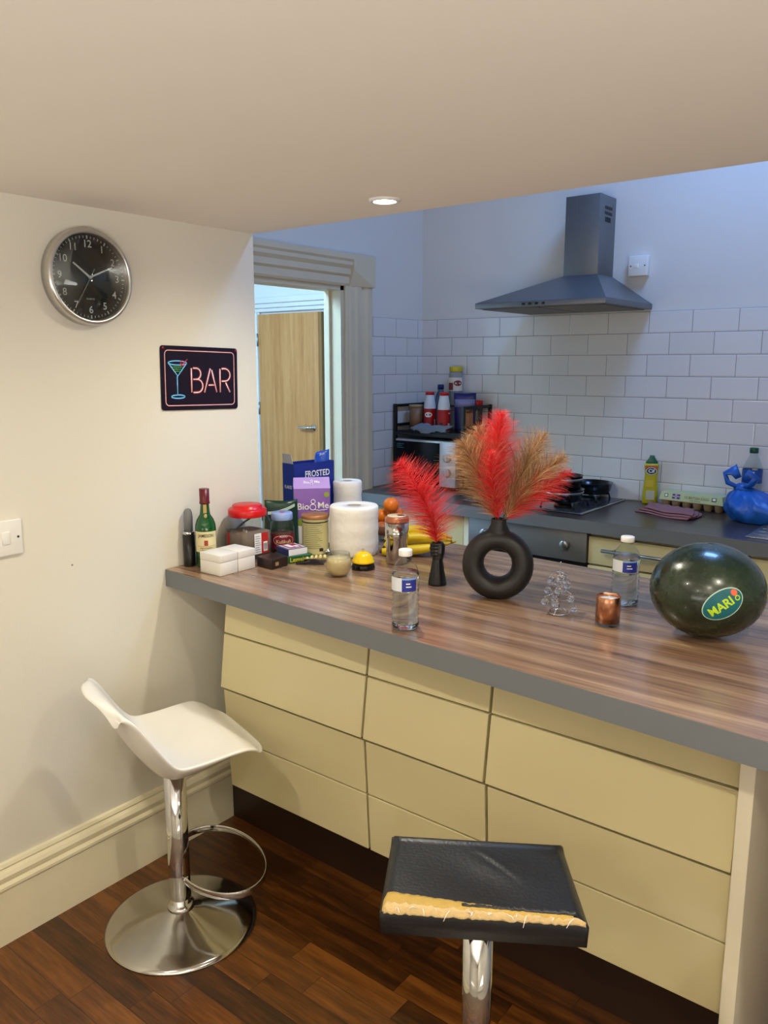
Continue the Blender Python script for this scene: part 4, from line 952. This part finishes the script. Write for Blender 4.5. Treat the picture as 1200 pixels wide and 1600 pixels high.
banana([(.39, .565, .9165), (.43, .615, .917), (.50, .645, .917), (.583, .662, .945)], 'rear banana of the bunch, mostly hidden', .016)
# --- sachet and blister packs
p = onz(486, 877, Z0+.004); t = thing('sachet', 'black foil sachet under the tablet packs', 'sachet', (p.x, p.y, Z0), R(35))
MB().shell(lambda u, v: ((u-.5)*.085, (v-.5)*.055, .001+.007*math.sin(PI*u)*math.sin(PI*v)+.002*math.sin(9*u+4*v)*math.sin(PI*v)+.002), lambda u, v: ((u-.5)*.085, (v-.5)*.055, .0), 15, 11).build('pouch', mat('black_foil', '#161012', .25, var=.2), t)
def blister(label, px, py, z, rot, foil, pill, nx, ny):
    p = onz(px, py, z); t = thing('blister_pack', label, 'tablets', (p.x, p.y, z), R(rot), 'blister packs')
    t.rotation_euler = (R(4), R(-3), R(rot))
    MB().box((0, 0, .0012), (nx*.0135+.006, ny*.0135+.004, .0012), 0, .0004).build('foil', foil, t)
    m = MB()
    for i in range(nx):
        for k in range(ny): m.ball(((i-(nx-1)/2)*.0135, (k-(ny-1)/2)*.0135, .0018), (.0052, .0048, .0042), 0, 12, 6)
    m.build('pockets', pill, t)
blister('gold and yellow tablet pack lying on the black sachet', 494, 871, Z0+.012, 40, mat('gold_foil', '#b9a27a', .3, .7), mat('yellow_tablets', '#d8d08a', .3), 5, 2)
blister('silver tablet pack behind the yellow one', 503, 861, Z0+.009, 40, mat('silver_foil', '#b8bcc4', .2, .9), mat('silver_pockets', '#c2c8d2', .15, .7), 4, 2)

# ------------------------------------------------------------------ feather plumes
def plume(name, label, group, stem, mats_, nb, lmax, spread, seed, start=.1, droop=.25, width=.0013, bias=None, group2=None):
    rnd = random.Random(seed); o = Vector(stem[0]); t = thing(name, label, 'plume', o, group=group)
    P = [Vector(p)-o for p in stem]
    def bez(s): return P[0]*(1-s)**3+P[1]*3*s*(1-s)**2+P[2]*3*s*s*(1-s)+P[3]*s**3
    def tan(s): return ((P[1]-P[0])*(1-s)**2+(P[2]-P[1])*2*s*(1-s)+(P[3]-P[2])*s*s).normalized()
    MB().tube([bez(k/14) for k in range(15)], [.0016-.0010*k/14 for k in range(15)], 6).build('stem', mats_[0], t)
    vs = []; fs = []; mi = []
    for i in range(nb):
        s = start+(1-start)*(i+rnd.random())/nb; b0 = bez(s); tn = tan(s)
        env = math.sin(PI*min(1, max(0, (s-start)/(1-start))*.80+.14))**.8
        L_ = lmax*env*rnd.uniform(.45, 1.12)
        az = rnd.uniform(0, 2*PI); a_ = tn.orthogonal().normalized(); c_ = tn.cross(a_)
        out = a_*math.cos(az)+c_*math.sin(az)
        if bias is not None: out = (out+bias*rnd.uniform(.2, .9)).normalized()
        sp = spread*rnd.uniform(.75, 1.2)
        d0 = (tn*math.cos(sp*.7)+out*math.sin(sp*.7)).normalized()
        pts = [b0]; d = d0
        for k in range(4):
            pts.append(pts[-1]+d*L_/4); d = (d+out*.10*math.sin(sp)-Vector((0, 0, droop*.22*rnd.uniform(.3, 1.4)))).normalized()
        sd = d0.cross(Vector((rnd.uniform(-1, 1), rnd.uniform(-1, 1), rnd.uniform(-1, 1)))).normalized()
        o_ = len(vs)
        for k, p in enumerate(pts):
            w_ = width*(1-.22*k)*.5; s2 = sd.cross(d0).normalized()
            vs += [tuple(p+sd*w_), tuple(p-sd*w_*.5+s2*w_*.86), tuple(p-sd*w_*.5-s2*w_*.86)]
        mm_ = 0 if rnd.random() < .6 else 1
        for k in range(4):
            for e in range(3): fs.append((o_+k*3+e, o_+k*3+(e+1) % 3, o_+(k+1)*3+(e+1) % 3, o_+(k+1)*3+e)); mi.append(mm_)
    m = MB(); m.v = vs; m.f = fs; m.m = mi; m.sm = [True]*len(fs); b = m.build('barbs', mats_[1:3], t); b['kind'] = 'stuff'
    return t
REDS = [mat('plume_red_stem', '#8e1a1e', .6), mat('plume_red', '#ec2a30', .6, var=.1), mat('plume_red_pale', '#ff6462', .6, var=.1)]
TANS = [mat('plume_tan_stem', '#6b4a24', .7), mat('plume_tan', '#a8794c', .65, var=.2, scale=40), mat('plume_tan_pale', '#dcb88c', .65, var=.1)]
# vase
vx, vy = .936, .352
vs_ = thing('vase', 'matt black ring-shaped vase holding the dried plumes', 'vase', (vx, vy, Z0), R(26))
RT = .0645; mn = .0285
m = MB(); ring_pts = [(RT*math.cos(2*PI*k/48), 0, .092+RT*1.02*math.sin(2*PI*k/48)) for k in range(48)]
m.tube(ring_pts, [mn+.002*math.cos(2*PI*k/48-PI/2)*-1 for k in range(48)], 20, 0, True, flat=(1.12, 1))
m.lathe([(.050, .150), (.047, .158), (.038, .170), (.0285, .182), (.0225, .194), (.0195, .200), (.001, .200)], 40, caps=(True, False), M=Matrix.Diagonal((1, .5, 1, 1)))
m.lathe([(.0215, .150), (.0215, .180), (.0212, .191), (.0200, .202), (.0205, .2125), (.0165, .2125), (.016, .146)], 40, caps=(True, False))
vo_ = m.build('vase_body', MBLACK, vs_)
rm = vo_.modifiers.new('remesh', 'REMESH'); rm.mode = 'VOXEL'; rm.voxel_size = .002; rm.use_smooth_shade = True
sm = vo_.modifiers.new('smooth', 'SMOOTH'); sm.factor = .5; sm.iterations = 14
mouth = Vector((vx, vy, Z0+.185))
vd = (mouth-CAM); DV = vd.dot(CM @ Vector((0, 0, -1)))
def vstem(tip, mid, dd=0, k=.5):
    T_ = atd(tip[0], tip[1], DV+dd); M_ = atd(mid[0], mid[1], DV+dd*.5); b_ = mouth+Vector((random.uniform(-.005, .005), random.uniform(-.005, .005), 0))
    return [b_, b_.lerp(M_, .6)+Vector((0, 0, .012)), M_, T_]
gp = 'dried plumes in the ring vase'
plume('dried_plume', 'tall red plume rising in the middle of the black vase', gp, vstem((784, 645), (770, 705)), REDS, 1900, .088, 1.35, 1, .12, .15)
plume('dried_plume', 'shorter red plume low in the middle of the vase bouquet', gp, vstem((768, 705), (766, 755), -.05), REDS, 800, .068, 1.3, 2, .12, .15)
plume('dried_plume', 'pale tan plume leaning left, its tip nearest the microwave', gp, vstem((722, 690), (748, 735), .02), TANS, 1350, .115, 1.35, 3, .10, .2)
plume('dried_plume', 'tan plume rising left of the tall red one', gp, vstem((748, 668), (760, 720), .06), TANS, 1200, .100, 1.25, 4, .12, .15)
plume('dried_plume', 'tan plume leaning right with the highest tip of its side', gp, vstem((850, 680), (812, 735), .05), TANS, 1300, .105, 1.15, 5, .12, .1)
plume('dried_plume', 'tan plume leaning far right below the higher one', gp, vstem((882, 715), (830, 748), .0), TANS, 1300, .090, 1.2, 6, .12, .2)
plume('dried_plume', 'red plume lying lowest to the right, towards the saucepan', gp, vstem((890, 738), (835, 772), -.02), REDS, 1000, .072, 1.2, 7, .14, .1)
# --- black hand holder
hx, hy = .738, .364; t = thing('hand_ornament', 'black hand sculpture gripping a single red plume', 'ornament', (hx, hy, Z0))
am = FA(hx, hy); rtv = Vector((-math.sin(am), math.cos(am), 0)); fwv = Vector((math.cos(am), math.sin(am), 0))
def HP(a, b_, z): return rtv*a + fwv*b_ + Vector((0, 0, z))
m = MB()
m.lathe([(.001, .0), (.0255, 0), (.0262, .003), (.0245, .015), (.0195, .040), (.0165, .060), (.0150, .072), (.0155, .080), (.012, .088), (.001, .090)], 32, caps=(False, False))
def cap_(pts, rad): m.tube(pts, rad, 12); [m.ball(p, r_, 0, 12, 8) for p, r_ in zip((pts[0], pts[-1]), (rad[0], rad[-1]))]
cap_([HP(.002, 0, .076), HP(.004, 0, .092), HP(.006, 0, .108)], [.0150, .0168, .0150])
for k, (zz, ln) in enumerate(((.113, .0), (.1035, .002), (.094, .001), (.085, -.002))):
    cap_([HP(.008, .008, zz+.002), HP(-.006, .012, zz+.002), HP(-.017-ln*.5, .008, zz), HP(-.018-ln*.5, -.002, zz-.001), HP(-.010, -.004, zz-.001)], [.0052, .0052, .0050, .0048, .0042])
cap_([HP(.010, -.004, .088), HP(.004, -.012, .100), HP(-.006, -.012, .110), HP(-.012, -.006, .116)], [.0070, .0062, .0056, .0048])
ho = m.build('hand', mat('black_resin', '#121111', .28, var=.1), t)
rm = ho.modifiers.new('remesh', 'REMESH'); rm.mode = 'VOXEL'; rm.voxel_size = .0013; rm.use_smooth_shade = True
sm = ho.modifiers.new('smooth', 'SMOOTH'); sm.factor = .4; sm.iterations = 2
hw_ = Vector((hx, hy, Z0)); DH = (hw_+Vector((0, 0, .11))-CAM).dot(CM @ Vector((0, 0, -1)))
b_ = hw_+HP(-.004, .002, .108)
st_ = [b_, atd(684, 815, DH), atd(662, 775, DH), atd(624, 722, DH)]
plume('dried_plume', 'single red plume held in the black hand, arching left', None, st_, REDS, 1350, .115, 1.65, 11, .06, .12)

# ================================================================== back worktop things
# microwave
MX0, MX1, MY0 = -.505, -.140, 1.80
mw = thing('microwave', 'small black and silver microwave in the corner under a rack', 'microwave', ((MX0+MX1)/2, MY0, Z0)); hw = (MX1-MX0)/2
MB().bx(-hw, hw, .014, .235, .012, .235, 0, .003).build('casing', mat('microwave_grey', '#7c7f84', .4, .4), mw)
MB().bx(-hw, hw, 0, .016, .013, .234, 0, .002).build('silver_trim', mat('microwave_silver', '#b9bcc2', .3, .5), mw)
dr_ = MB().bx(-hw+.002, hw-.094, -.006, .0, .016, .225, 0, .001).build('door', mat('microwave_black', '#060607', .25, spec=.2), mw)
m = MB(); m.text('defrost', .012, facefn((-hw+.035, -.0066, .21), (1, 0, 0), (0, 0, 1))) if False else None
for k in range(3): m.bx(-hw+.012, -hw+.055-.012*(k % 2), -.0066, -.006, .190+.009*k, .194+.009*k)
m.build('door_print', mat('teal_print', '#2c6a78', .4), dr_)
pn = MB().bx(hw-.093, hw-.001, -.006, .0, .014, .232, 0, .001).build('control_panel', mat('panel_silver', '#c3c6cc', .35, .35), mw)
for zz in (.155, .085):
    k = MB().lathe([(.021, 0), (.020, .012), (.017, .014)], 24, M=Matrix.Translation((hw-.047, -.006, zz)) @ Matrix.Rotation(PI/2, 4, 'X')); k.box((hw-.047, -.021, zz), (.005, .004, .034)); k.build('dial', mat('dial_silver', '#aeb1b8', .3, .5), pn)
m = MB()
for sx in (-1, 1):
    for yy in (.03, .21): m.lathe([(.012, .0005), (.012, .0125)], 12, c=(sx*(hw-.03), yy, 0))
m.build('foot', BLACK, mw)
# rack
rk = thing('shelf_rack', 'black metal rack standing over the microwave with jars on it', 'rack', (-.325, 1.95, Z0))
ps = .016; X0, X1, Y0, Y1 = -.199, .207, -.128, .117
for xx in (X0, X1):
    for yy in (Y0, Y1): MB().box((xx, yy, .203), (ps, ps, .405), 0, .001).build('post', BMETAL, rk)
for xx in (X0, X1):
    for zz in (.397, .300): MB().box((xx, (Y0+Y1)/2, zz), (ps*.7, Y1-Y0-ps, .014), 0, .001).build('side_rail', BMETAL, rk)
for yy in (Y0, Y1):
    MB().box(((X0+X1)/2, yy, .258), (X1-X0-ps, ps*.8, .016), 0, .001).build('cross_rail', BMETAL, rk)
MB().box(((X0+X1)/2, (Y0+Y1)/2, .270), (X1-X0-ps, Y1-Y0-ps, .008)).build('shelf', BMETAL, rk)
MB().box((.045, Y1-.040, .395), (.085, .078, .006)).build('upper_shelf', BMETAL, rk)
MB().box(((X0+X1)/2, Y1, .395), (X1-X0-ps, ps*.7, .012), 0, .001).build('back_rail', BMETAL, rk)
ZS2 = Z0+.2745
def posy(px, py, y): v = ony(px, py, y); return v
# canister
p = ony(650, 668, 1.93); t = thing('canister', 'tan translucent canister with lid on the left of the rack', 'canister', (-.470, 1.925, ZS2)); r0 = .036
MB().lathe([(.001, 0), (r0-.004, .001), (r0-.001, .112)], 32, caps=(False, True)).build('body', mat('tan_plastic', '#8d6a4c', .4, var=.1), t); MB().lathe([(r0, .112), (r0+.001, .122), (r0-.002, .125)], 32).build('lid', mat('tan_lid', '#a8906c', .4), t)
# red and white bottles
def rw(label, x, y, turn):
    a0 = FA(x, y)+turn; t = thing('squeeze_bottle', label, 'bottle', (x, y, ZS2), group='red and white bottles on the rack'); r0 = .031
    MB().lathe([(.001, 0), (r0-.002, .0), (r0, .004), (r0, .110), (r0*.95, .128), (r0*.72, .172), (.020, .178)], 32, caps=(False, True)).build('body', mat('bottle_white', '#d9dbe0', .35), t)
    MB().lathe([(.0225, .177), (.0225, .190), (.020, .192)], 28).build('cap', RED, t)
    m = MB(); m.cylband(r0+.0004, .006, .108, a0-3.1, a0+3.1, 0, 40)
    if turn == 0:
        m.grid(lambda u, v: wrap(r0+.001, .078, a0-.25)(.020*v*math.cos(2*PI*u), .013*v*math.sin(2*PI*u)), 20, 2, 1, wrapu=True); m.text('OXO', .013, wrap(r0+.0014, .078, a0-.25), 0, .01) if False else None
        for k in range(3): m.cylband(r0+.0014, .073, .083, a0-.60+.26*k, a0-.45+.26*k, 0, 3)
        m.cylband(r0+.001, .012, .055, a0+.75, a0+1.0, 1, 4)
    else:
        m.cylband(r0+.001, .018, .042, a0+.25, a0+.8, 1, 6); m.cylband(r0+.001, .018, .045, a0-1.1, a0-.6, 2, 6); m.cylband(r0+.001, .088, .094, a0+.35, a0+.9, 1, 6)
    m.build('label', [mat('bottle_red', '#b3161c', .4), INKW, INK], t)
rw('red and white bottle beside the tan canister on the rack', -.388, 1.93, 0)
rw('red and white bottle in front of the blue-capped bottle on the rack', -.272, 1.885, .4)
x, y = -.352, 1.972; t = thing('water_bottle', 'clear bottle with dark blue cap behind the red and white bottles', 'bottle', (x, y, ZS2))
MB().lathe([(.001, 0), (.027, .0), (.029, .004), (.029, .14), (.026, .165), (.015, .195), (.013, .205)], 28, caps=(False, True)).build('body', mat('blue_grey_plastic', '#6b7b90', .15, trans=.5), t); MB().lathe([(.0165, .204), (.0165, .226), (.014, .228)], 24).build('cap', mat('navy_cap', '#16295f', .35), t)
# yellow lid jar on the upper shelf
x, y = -.225, 2.028; x = ony(712, 610, 2.03).x; a0 = FA(x, y); t = thing('jar', 'jar with yellow lid and printed label, highest on the rack', 'jar', (x, y, Z0+.3985)); r0 = .034
MB().lathe([(.001, 0), (r0-.002, 0), (r0, .004), (r0, .150), (r0*.93, .162), (r0*.86, .168)], 32, caps=(False, True)).build('body', mat('milky_jar', '#a9a8a4', .2, trans=.3), t); MB().lathe([(r0*.92, .166), (r0*.95, .168), (r0*.95, .190), (r0*.88, .193)], 32).build('lid', mat('yellow_lid', '#c8b122', .4), t)
m = MB(); m.cylband(r0+.0005, .072, .138, a0-1.4, a0+1.4, 0); m.cylband(r0+.001, .076, .112, a0-1.3, a0-.35, 1)
m.grid(lambda u, v: wrap(r0+.0012, .110, a0+.35)(.022*v*math.cos(2*PI*u), .014*v*math.sin(2*PI*u)), 20, 2, 1, wrapu=True); m.build('label', [mat('label_offwhite', '#d8cfc0', .5), mat('label_maroon', '#7c2a2a', .5)], t)
# pouch
tl_ = ony(724, 637, 1.93); t = thing('pouch', 'blue and lilac snack pouch upright on the right of the rack', 'pouch', (-.200, 1.962, Z0+.2745), R(28))
def pc2(s): return lambda u, v: ((u-.5)*(.098+.012*v), s*(.02*(1-v)**.6*(1-(2*u-1)**4)+.0007), .190*v-.004*math.sin(PI*u)*v)
m = MB(); m.shell(pc2(-1), pc2(1), 15, 12); ob = m.build('pouch_body', mat('pouch_blue', '#23266f', .3, var=.1), t)
MB().shell(lambda u, v: ((u-.5)*.100, -.0245*(1-(.63+.2*v))**.6*(1-(2*u-1)**4)-.0035, .120+.038*v), lambda u, v: ((u-.5)*.100, -.0245*(1-(.63+.2*v))**.6*(1-(2*u-1)**4)-.003, .120+.038*v), 13, 3).build('band', mat('pouch_lilac', '#8b8cc0', .35), t)
# red lid jar, peach jar
t = thing('jar', 'dark jar with red lid at the right end of the rack', 'jar', (-.122+.0, 2.035, Z0+.3985)); r0 = .030
t.location = (-.168, 2.020, ZS2)
MB().lathe([(.001, 0), (r0-.002, 0), (r0, .004), (r0, .118), (r0*.9, .126)], 28, caps=(False, True)).build('body', mat('dark_jar', '#3a2a28', .1, coat=.5), t); MB().lathe([(r0*.98, .124), (r0*1.02, .126), (r0*1.02, .148), (r0*.95, .151)], 28).build('lid', RED, t)
t = thing('jar', 'small orange-brown jar glimpsed through the side of the rack', 'jar', (-.160, 1.925, ZS2)); r0 = .027
MB().lathe([(.001, 0), (r0-.002, 0), (r0, .004), (r0, .09), (r0*.9, .098)], 28, caps=(False, True)).build('body', mat('peach_jar', '#b0714a', .3, var=.3, scale=30), t); MB().lathe([(r0*.97, .097), (r0*.97, .112)], 28).build('lid', mat('tan_lid2', '#8a5a3a', .4), t)
# cloth draped on the rack
t = thing('cloth', 'blue-grey cloth draped over the front edge of the rack', 'cloth', (-.315, 1.835, ZS2+.001))
def clt(e):
    def f(u, v):
        x = (u-.5)*.215; rip = .006*math.sin(11*u+2*v)+.005*math.sin(23*u+7*v)
        y = .050-.085*v; z = .013+.020*math.sin(PI*u)*math.sin(PI*min(1, v*1.25))**2+.010*math.sin(7*u+1)*(1-v)+.006*math.sin(19*u+5*v)*(1-v)
        if y < -.016+.0: y2 = -.018-.004*math.sin(9*u); z = .012-(-.016-y)*(.55+.9*math.exp(-((u-.45)/.16)**2))*1.1; y = y2
        return (x+.006*math.sin(6*v), y+rip*.5, z+e+abs(rip)*.6)
    return f
MB().shell(clt(.002), clt(0), 30, 20).build('fabric', mat('bluegrey_cloth', '#7d8798', .9, var=.25, scale=120, bump=.5, bscale=200), t)

# Cif bottle
p = Vector((.722, 2.035)); t = thing('cleaner_bottle', 'yellow cleaning cream bottle with green cap against the tiles', 'bottle', (p.x, p.y, Z0), FA(p.x, p.y)+PI/2)
def slab(prof, mi_mat, nm, par, dep=.022):
    m = MB(); vs = []; fs = []; seg = 28; n = len(prof)
    for hwid, z, dd in prof:
        for k in range(seg):
            a = 2*PI*k/seg; c_, s_ = math.cos(a), math.sin(a); vs.append((hwid*math.copysign(abs(c_)**.7, c_), dd*math.copysign(abs(s_)**.7, s_), z))
    for i in range(n-1):
        for k in range(seg): fs.append((i*seg+k, i*seg+(k+1) % seg, (i+1)*seg+(k+1) % seg, (i+1)*seg+k))
    fs.append(tuple(reversed(range(seg)))); fs.append(tuple((n-1)*seg+k for k in range(seg))); m.add(vs, fs); return m.build(nm, mi_mat, par)
slab([(.030, 0, .020), (.033, .004, .022), (.032, .05, .022), (.028, .10, .021), (.0265, .125, .020), (.029, .15, .020), (.031, .165, .020), (.028, .178, .019)], mat('cif_yellow', '#b9ad1f', .35, var=.06), 'bottle_body', t)
slab([(.026, .178, .018), (.025, .184, .017), (.012, .203, .011), (.010, .212, .010)], mat('cif_green_cap', '#0f5a3c', .35), 'cap', t)
m = MB(); Fc = lambda cx, cz, e=0: facefn((cx, -.0232-e, cz), (1, 0, 0), (0, 0, 1))
def disc(cx, cz, a, b, mi, e): m.grid(lambda u, v: Fc(cx, cz, e)(a*v*math.cos(2*PI*u), b*v*math.sin(2*PI*u)), 24, 2, mi, wrapu=True)
m.grid(lambda u, v: Fc(0, .160, -.001)((u-.5)*.05, (v-.5)*.018), 4, 2, 3); disc(0, .146, .0225, .0165, 1, .0002); disc(0, .146, .0205, .0145, 0, .0006); m.text('Cif', .022, Fc(0, .146, .001), 1, .02)
m.bx(-.018, .018, -.0236, -.0225, .02, .06, 2); m.bx(-.020, .010, -.0236, -.0225, .075, .105, 3 if False else 4)
m.build('label', [mat('cif_teal', '#14484a', .4), INKW, mat('cif_grey', '#b9b8a0', .5), mat('cif_orange', '#b8502a', .4), mat('cif_gold', '#c9b23a', .4)], t)
# egg carton
e0, e1_ = Vector((.784, 2.03)), Vector((1.054, 2.008)); dirv = (e1_-e0).normalized(); angE = math.atan2(dirv.y, dirv.x)
ec = thing('egg_carton', 'pale green egg carton lying closed against the tiles', 'egg carton', (.919, 2.018, Z0), angE); le = .272
PULP = mat('tan_pulp', '#a08a6c', .9, var=.1, bump=.6, bscale=200)
m = MB()
for i in range(6):
    for k in range(2): m.lathe([(.010, .0), (.014, .001), (.0205, .028), (.0215, .032)], 16, c=((i-2.5)*le/6, (k-.5)*.044, 0))
m.bx(-le/2, le/2, -.046, .044, .030, .034, 0, .001); m.build('tray', PULP, ec)
GL = mat('carton_green', '#b9bf8e', .7, var=.06)
m = MB(); hl = le/2
m.add([(-hl, -.047, .034), (hl, -.047, .034), (hl, .044, .034), (-hl, .044, .034), (-hl+.008, -.038, .066), (hl-.008, -.038, .066), (hl-.008, .036, .066), (-hl+.008, .036, .066)], [(3, 2, 1, 0), (0, 1, 5, 4), (1, 2, 6, 5), (2, 3, 7, 6), (3, 0, 4, 7), (4, 5, 6, 7)], 0, False); m.build('lid', GL, ec)
up_ = Vector((0, .009, .032)).normalized(); m = MB(); Fe = lambda cx, cz: facefn((cx, -.0478+.009*(cz/.032), .034+cz), (1, 0, 0), up_)
m.text('12 BRITISH EGGS', .014, Fe(.025, .017), 0, .01); m.text('FREE RANGE', .008, Fe(.02, .006), 0)
def q4(cx, cz, w_, h_, mi, e): m.add([tuple(Vector(Fe(cx, cz)(a, b))+Vector((0, -e, 0))) for a, b in ((-w_, -h_), (w_, -h_), (w_, h_), (-w_, h_))], [(0, 1, 2, 3)], mi, False)
q4(-.062, .017, .017, .010, 1, .0002); q4(-.062, .017, .017, .0025, 2, .0006); q4(-.062, .017, .003, .010, 2, .0006); q4(-.062, .017, .017, .0012, 3, .001); q4(-.062, .017, .0014, .010, 3, .001)
q4(-.105, .019, .008, .007, 0, .0002); q4(.098, .019, .010, .008, 0, .0002); q4(-.105, .019, .005, .004, 2, .0006); q4(.098, .020, .006, .004, 2, .0006)
m.build('lid_print', [mat('olive_print', '#5d6446', .7), mat('flag_blue', '#3a4080', .7), INKW, mat('flag_red', '#a83a48', .7)], ec)
# folded pink cloth
t = thing('folded_cloth', 'folded dusty pink cloth lying on the back worktop', 'cloth', (.865, 1.845, Z0))
def fold(z0, th, sh, y0, y1, w_):
    def tp(u, v):
        x = (u-.5)*w_ + .02*math.sin(3*v+sh); y = y0+(y1-y0)*v-.05*(u-.5)*0 + .008*math.sin(7*u+sh) - .085*(u-.5)*.8
        return (x, y, z0+th*(1+.4*math.sin(8*u+3*v+sh))+.004*math.sin(15*u*v+sh)**2)
    def bt_(u, v):
        a = tp(u, v); return (a[0], a[1], max(.0003, a[2]-.004))
    return tp, bt_
PK = mat('dusty_pink_cloth', '#8e5f60', .95, var=.2, scale=150, bump=.6, bscale=220)
m = MB()
for args in ((.0, .004, 0, -.085, .095, .235), (.0065, .004, .6, -.075, .09, .23), (.013, .004, 1.3, -.068, .095, .215)):
    a, b = fold(*args); m.shell(a, b, 24, 16)
m.build('fabric', PK, t)
# blue bag with bottle
BAG = mat('blue_plastic_bag', '#1a5ab4', .36, var=.22, scale=14, bump=1.0, bscale=34)
bx0 = 1.215; t = thing('plastic_bag', 'knotted bright blue plastic bag beside the sink', 'bag', (bx0, 1.885, Z0))
def bagp(u, v):
    a = 2*PI*u; ph = v
    r = (.118*math.sin(PI*min(1, ph*.62+.30)) if ph < .8 else .118*math.sin(PI*.796)*(1-(ph-.8)/.2*.72))
    cr_ = 1+.05*math.sin(6*a+5*ph)+.035*math.sin(13*a-9*ph)+.02*math.sin(21*a+17*ph)
    x = r*cr_*math.cos(a)*1.05-.075*ph*ph; y = r*cr_*math.sin(a)*.78
    return (x, y, .002+.128*ph**1.0+.004*math.sin(5*a)*ph)
m = MB(); m.grid(bagp, 60, 30, wrapu=True); m.add([bagp(k/60, 0) for k in range(60)], [tuple(reversed(range(60)))], 0, True); m.add([bagp(k/60, 1) for k in range(60)], [tuple(range(60))], 0, True); m.build('sack', BAG, t)
m = MB(); kc = Vector((-.078, -.005, .125))
m.ball(kc, (.030, .026, .022), 0, 16, 10)
def ear(pts, w_): 
    pts = [kc+Vector(p) for p in pts]; m.tube(pts, w_, 10, flat=(1.5, .55))
ear([(-.005, 0, .0), (-.050, -.01, .02), (-.062, -.012, .055), (-.030, -.008, .072), (-.012, -.006, .040)], [.012, .018, .018, .016, .008])
ear([(.005, 0, .0), (.038, -.008, .018), (.052, -.012, .042), (.030, -.01, .062), (.008, -.006, .03)], [.012, .017, .017, .013, .007])
m.build('knot', BAG, t)
x, y = 1.135, 2.035; a0 = FA(x, y); t = thing('soft_drink_bottle', 'clear plastic bottle with green cap behind the blue bag', 'bottle', (x, y, Z0)); r0 = .038
MB().lathe([(.001, .002), (r0-.006, 0), (r0, .008), (r0, .175), (r0*.93, .195), (r0*.62, .225), (.015, .240), (.0135, .252)], 32, caps=(False, False)).build('body', PET, t)
MB().lathe([(.0155, .250), (.0165, .252), (.0165, .270), (.0145, .272)], 28).build('cap', mat('green_cap', '#0e4a30', .35), t)
m = MB(); m.cylband(r0+.0005, .13, .185, a0-3.1, a0+3.1, 0, 40); m.cylband(r0+.001, .168, .178, a0-.5, a0+.2, 1, 6); m.build('label', [mat('drink_blue', '#1f4f9c', .4), INKW], t)

# ------------------------------------------------------------------ light
def area(name, loc, target, sx, sy, e, col, spread=180):
    l = bpy.data.lights.new(name, 'AREA'); l.shape = 'RECTANGLE'; l.size = sx; l.size_y = sy; l.energy = e; l.color = col; l.spread = R(spread)
    o = bpy.data.objects.new(name, l); COL.objects.link(o); o.location = loc
    o.rotation_euler = (Vector(target)-Vector(loc)).to_track_quat('-Z', 'Y').to_euler(); return o
area('skylight_daylight', ((SX0+SX1)/2, (SY0+SY1)/2, ZK+.11), ((SX0+SX1)/2, (SY0+SY1)/2, 0), SX1-SX0-.12, SY1-SY0-.12, 30, (.22, .45, 1.0))
area('hall_daylight', (-2.0, .6, 2.75), (-2.2, 1.4, 0), 1.4, 1.4, 225, (.46, .74, 1.0))
area('added_ceiling_fill', (2.0, -3.93, 1.0), (2.0, -2.93, 2.0), 2.6, 1.2, 48, (1, .97, .93), 100)  # added fill behind the camera, tilted up to brighten the ceiling
area('added_ceiling_fill', (3.53, -2.2, 1.0), (2.53, -2.0, 1.9), 2.2, 1.2, 48, (1, .97, .93), 105)  # second added fill, from the unseen right wall up to the ceiling
w = bpy.data.worlds.new('world'); SC.world = w; w.use_nodes = True
w.node_tree.nodes['Background'].inputs[0].default_value = (.45, .62, 1, 1); w.node_tree.nodes['Background'].inputs[1].default_value = .6
SC.view_settings.view_transform = 'Standard'; SC.view_settings.look = 'None'; SC.view_settings.gamma = 1; SC.view_settings.exposure = 0.0
try:
    SC.cycles.use_denoising = True; SC.cycles.max_bounces = 10; SC.cycles.diffuse_bounces = 6; SC.cycles.transparent_max_bounces = 16; SC.cycles.transmission_bounces = 10
    SC.cycles.sample_clamp_indirect = 4; SC.cycles.caustics_reflective = False; SC.cycles.caustics_refractive = False
except Exception: pass
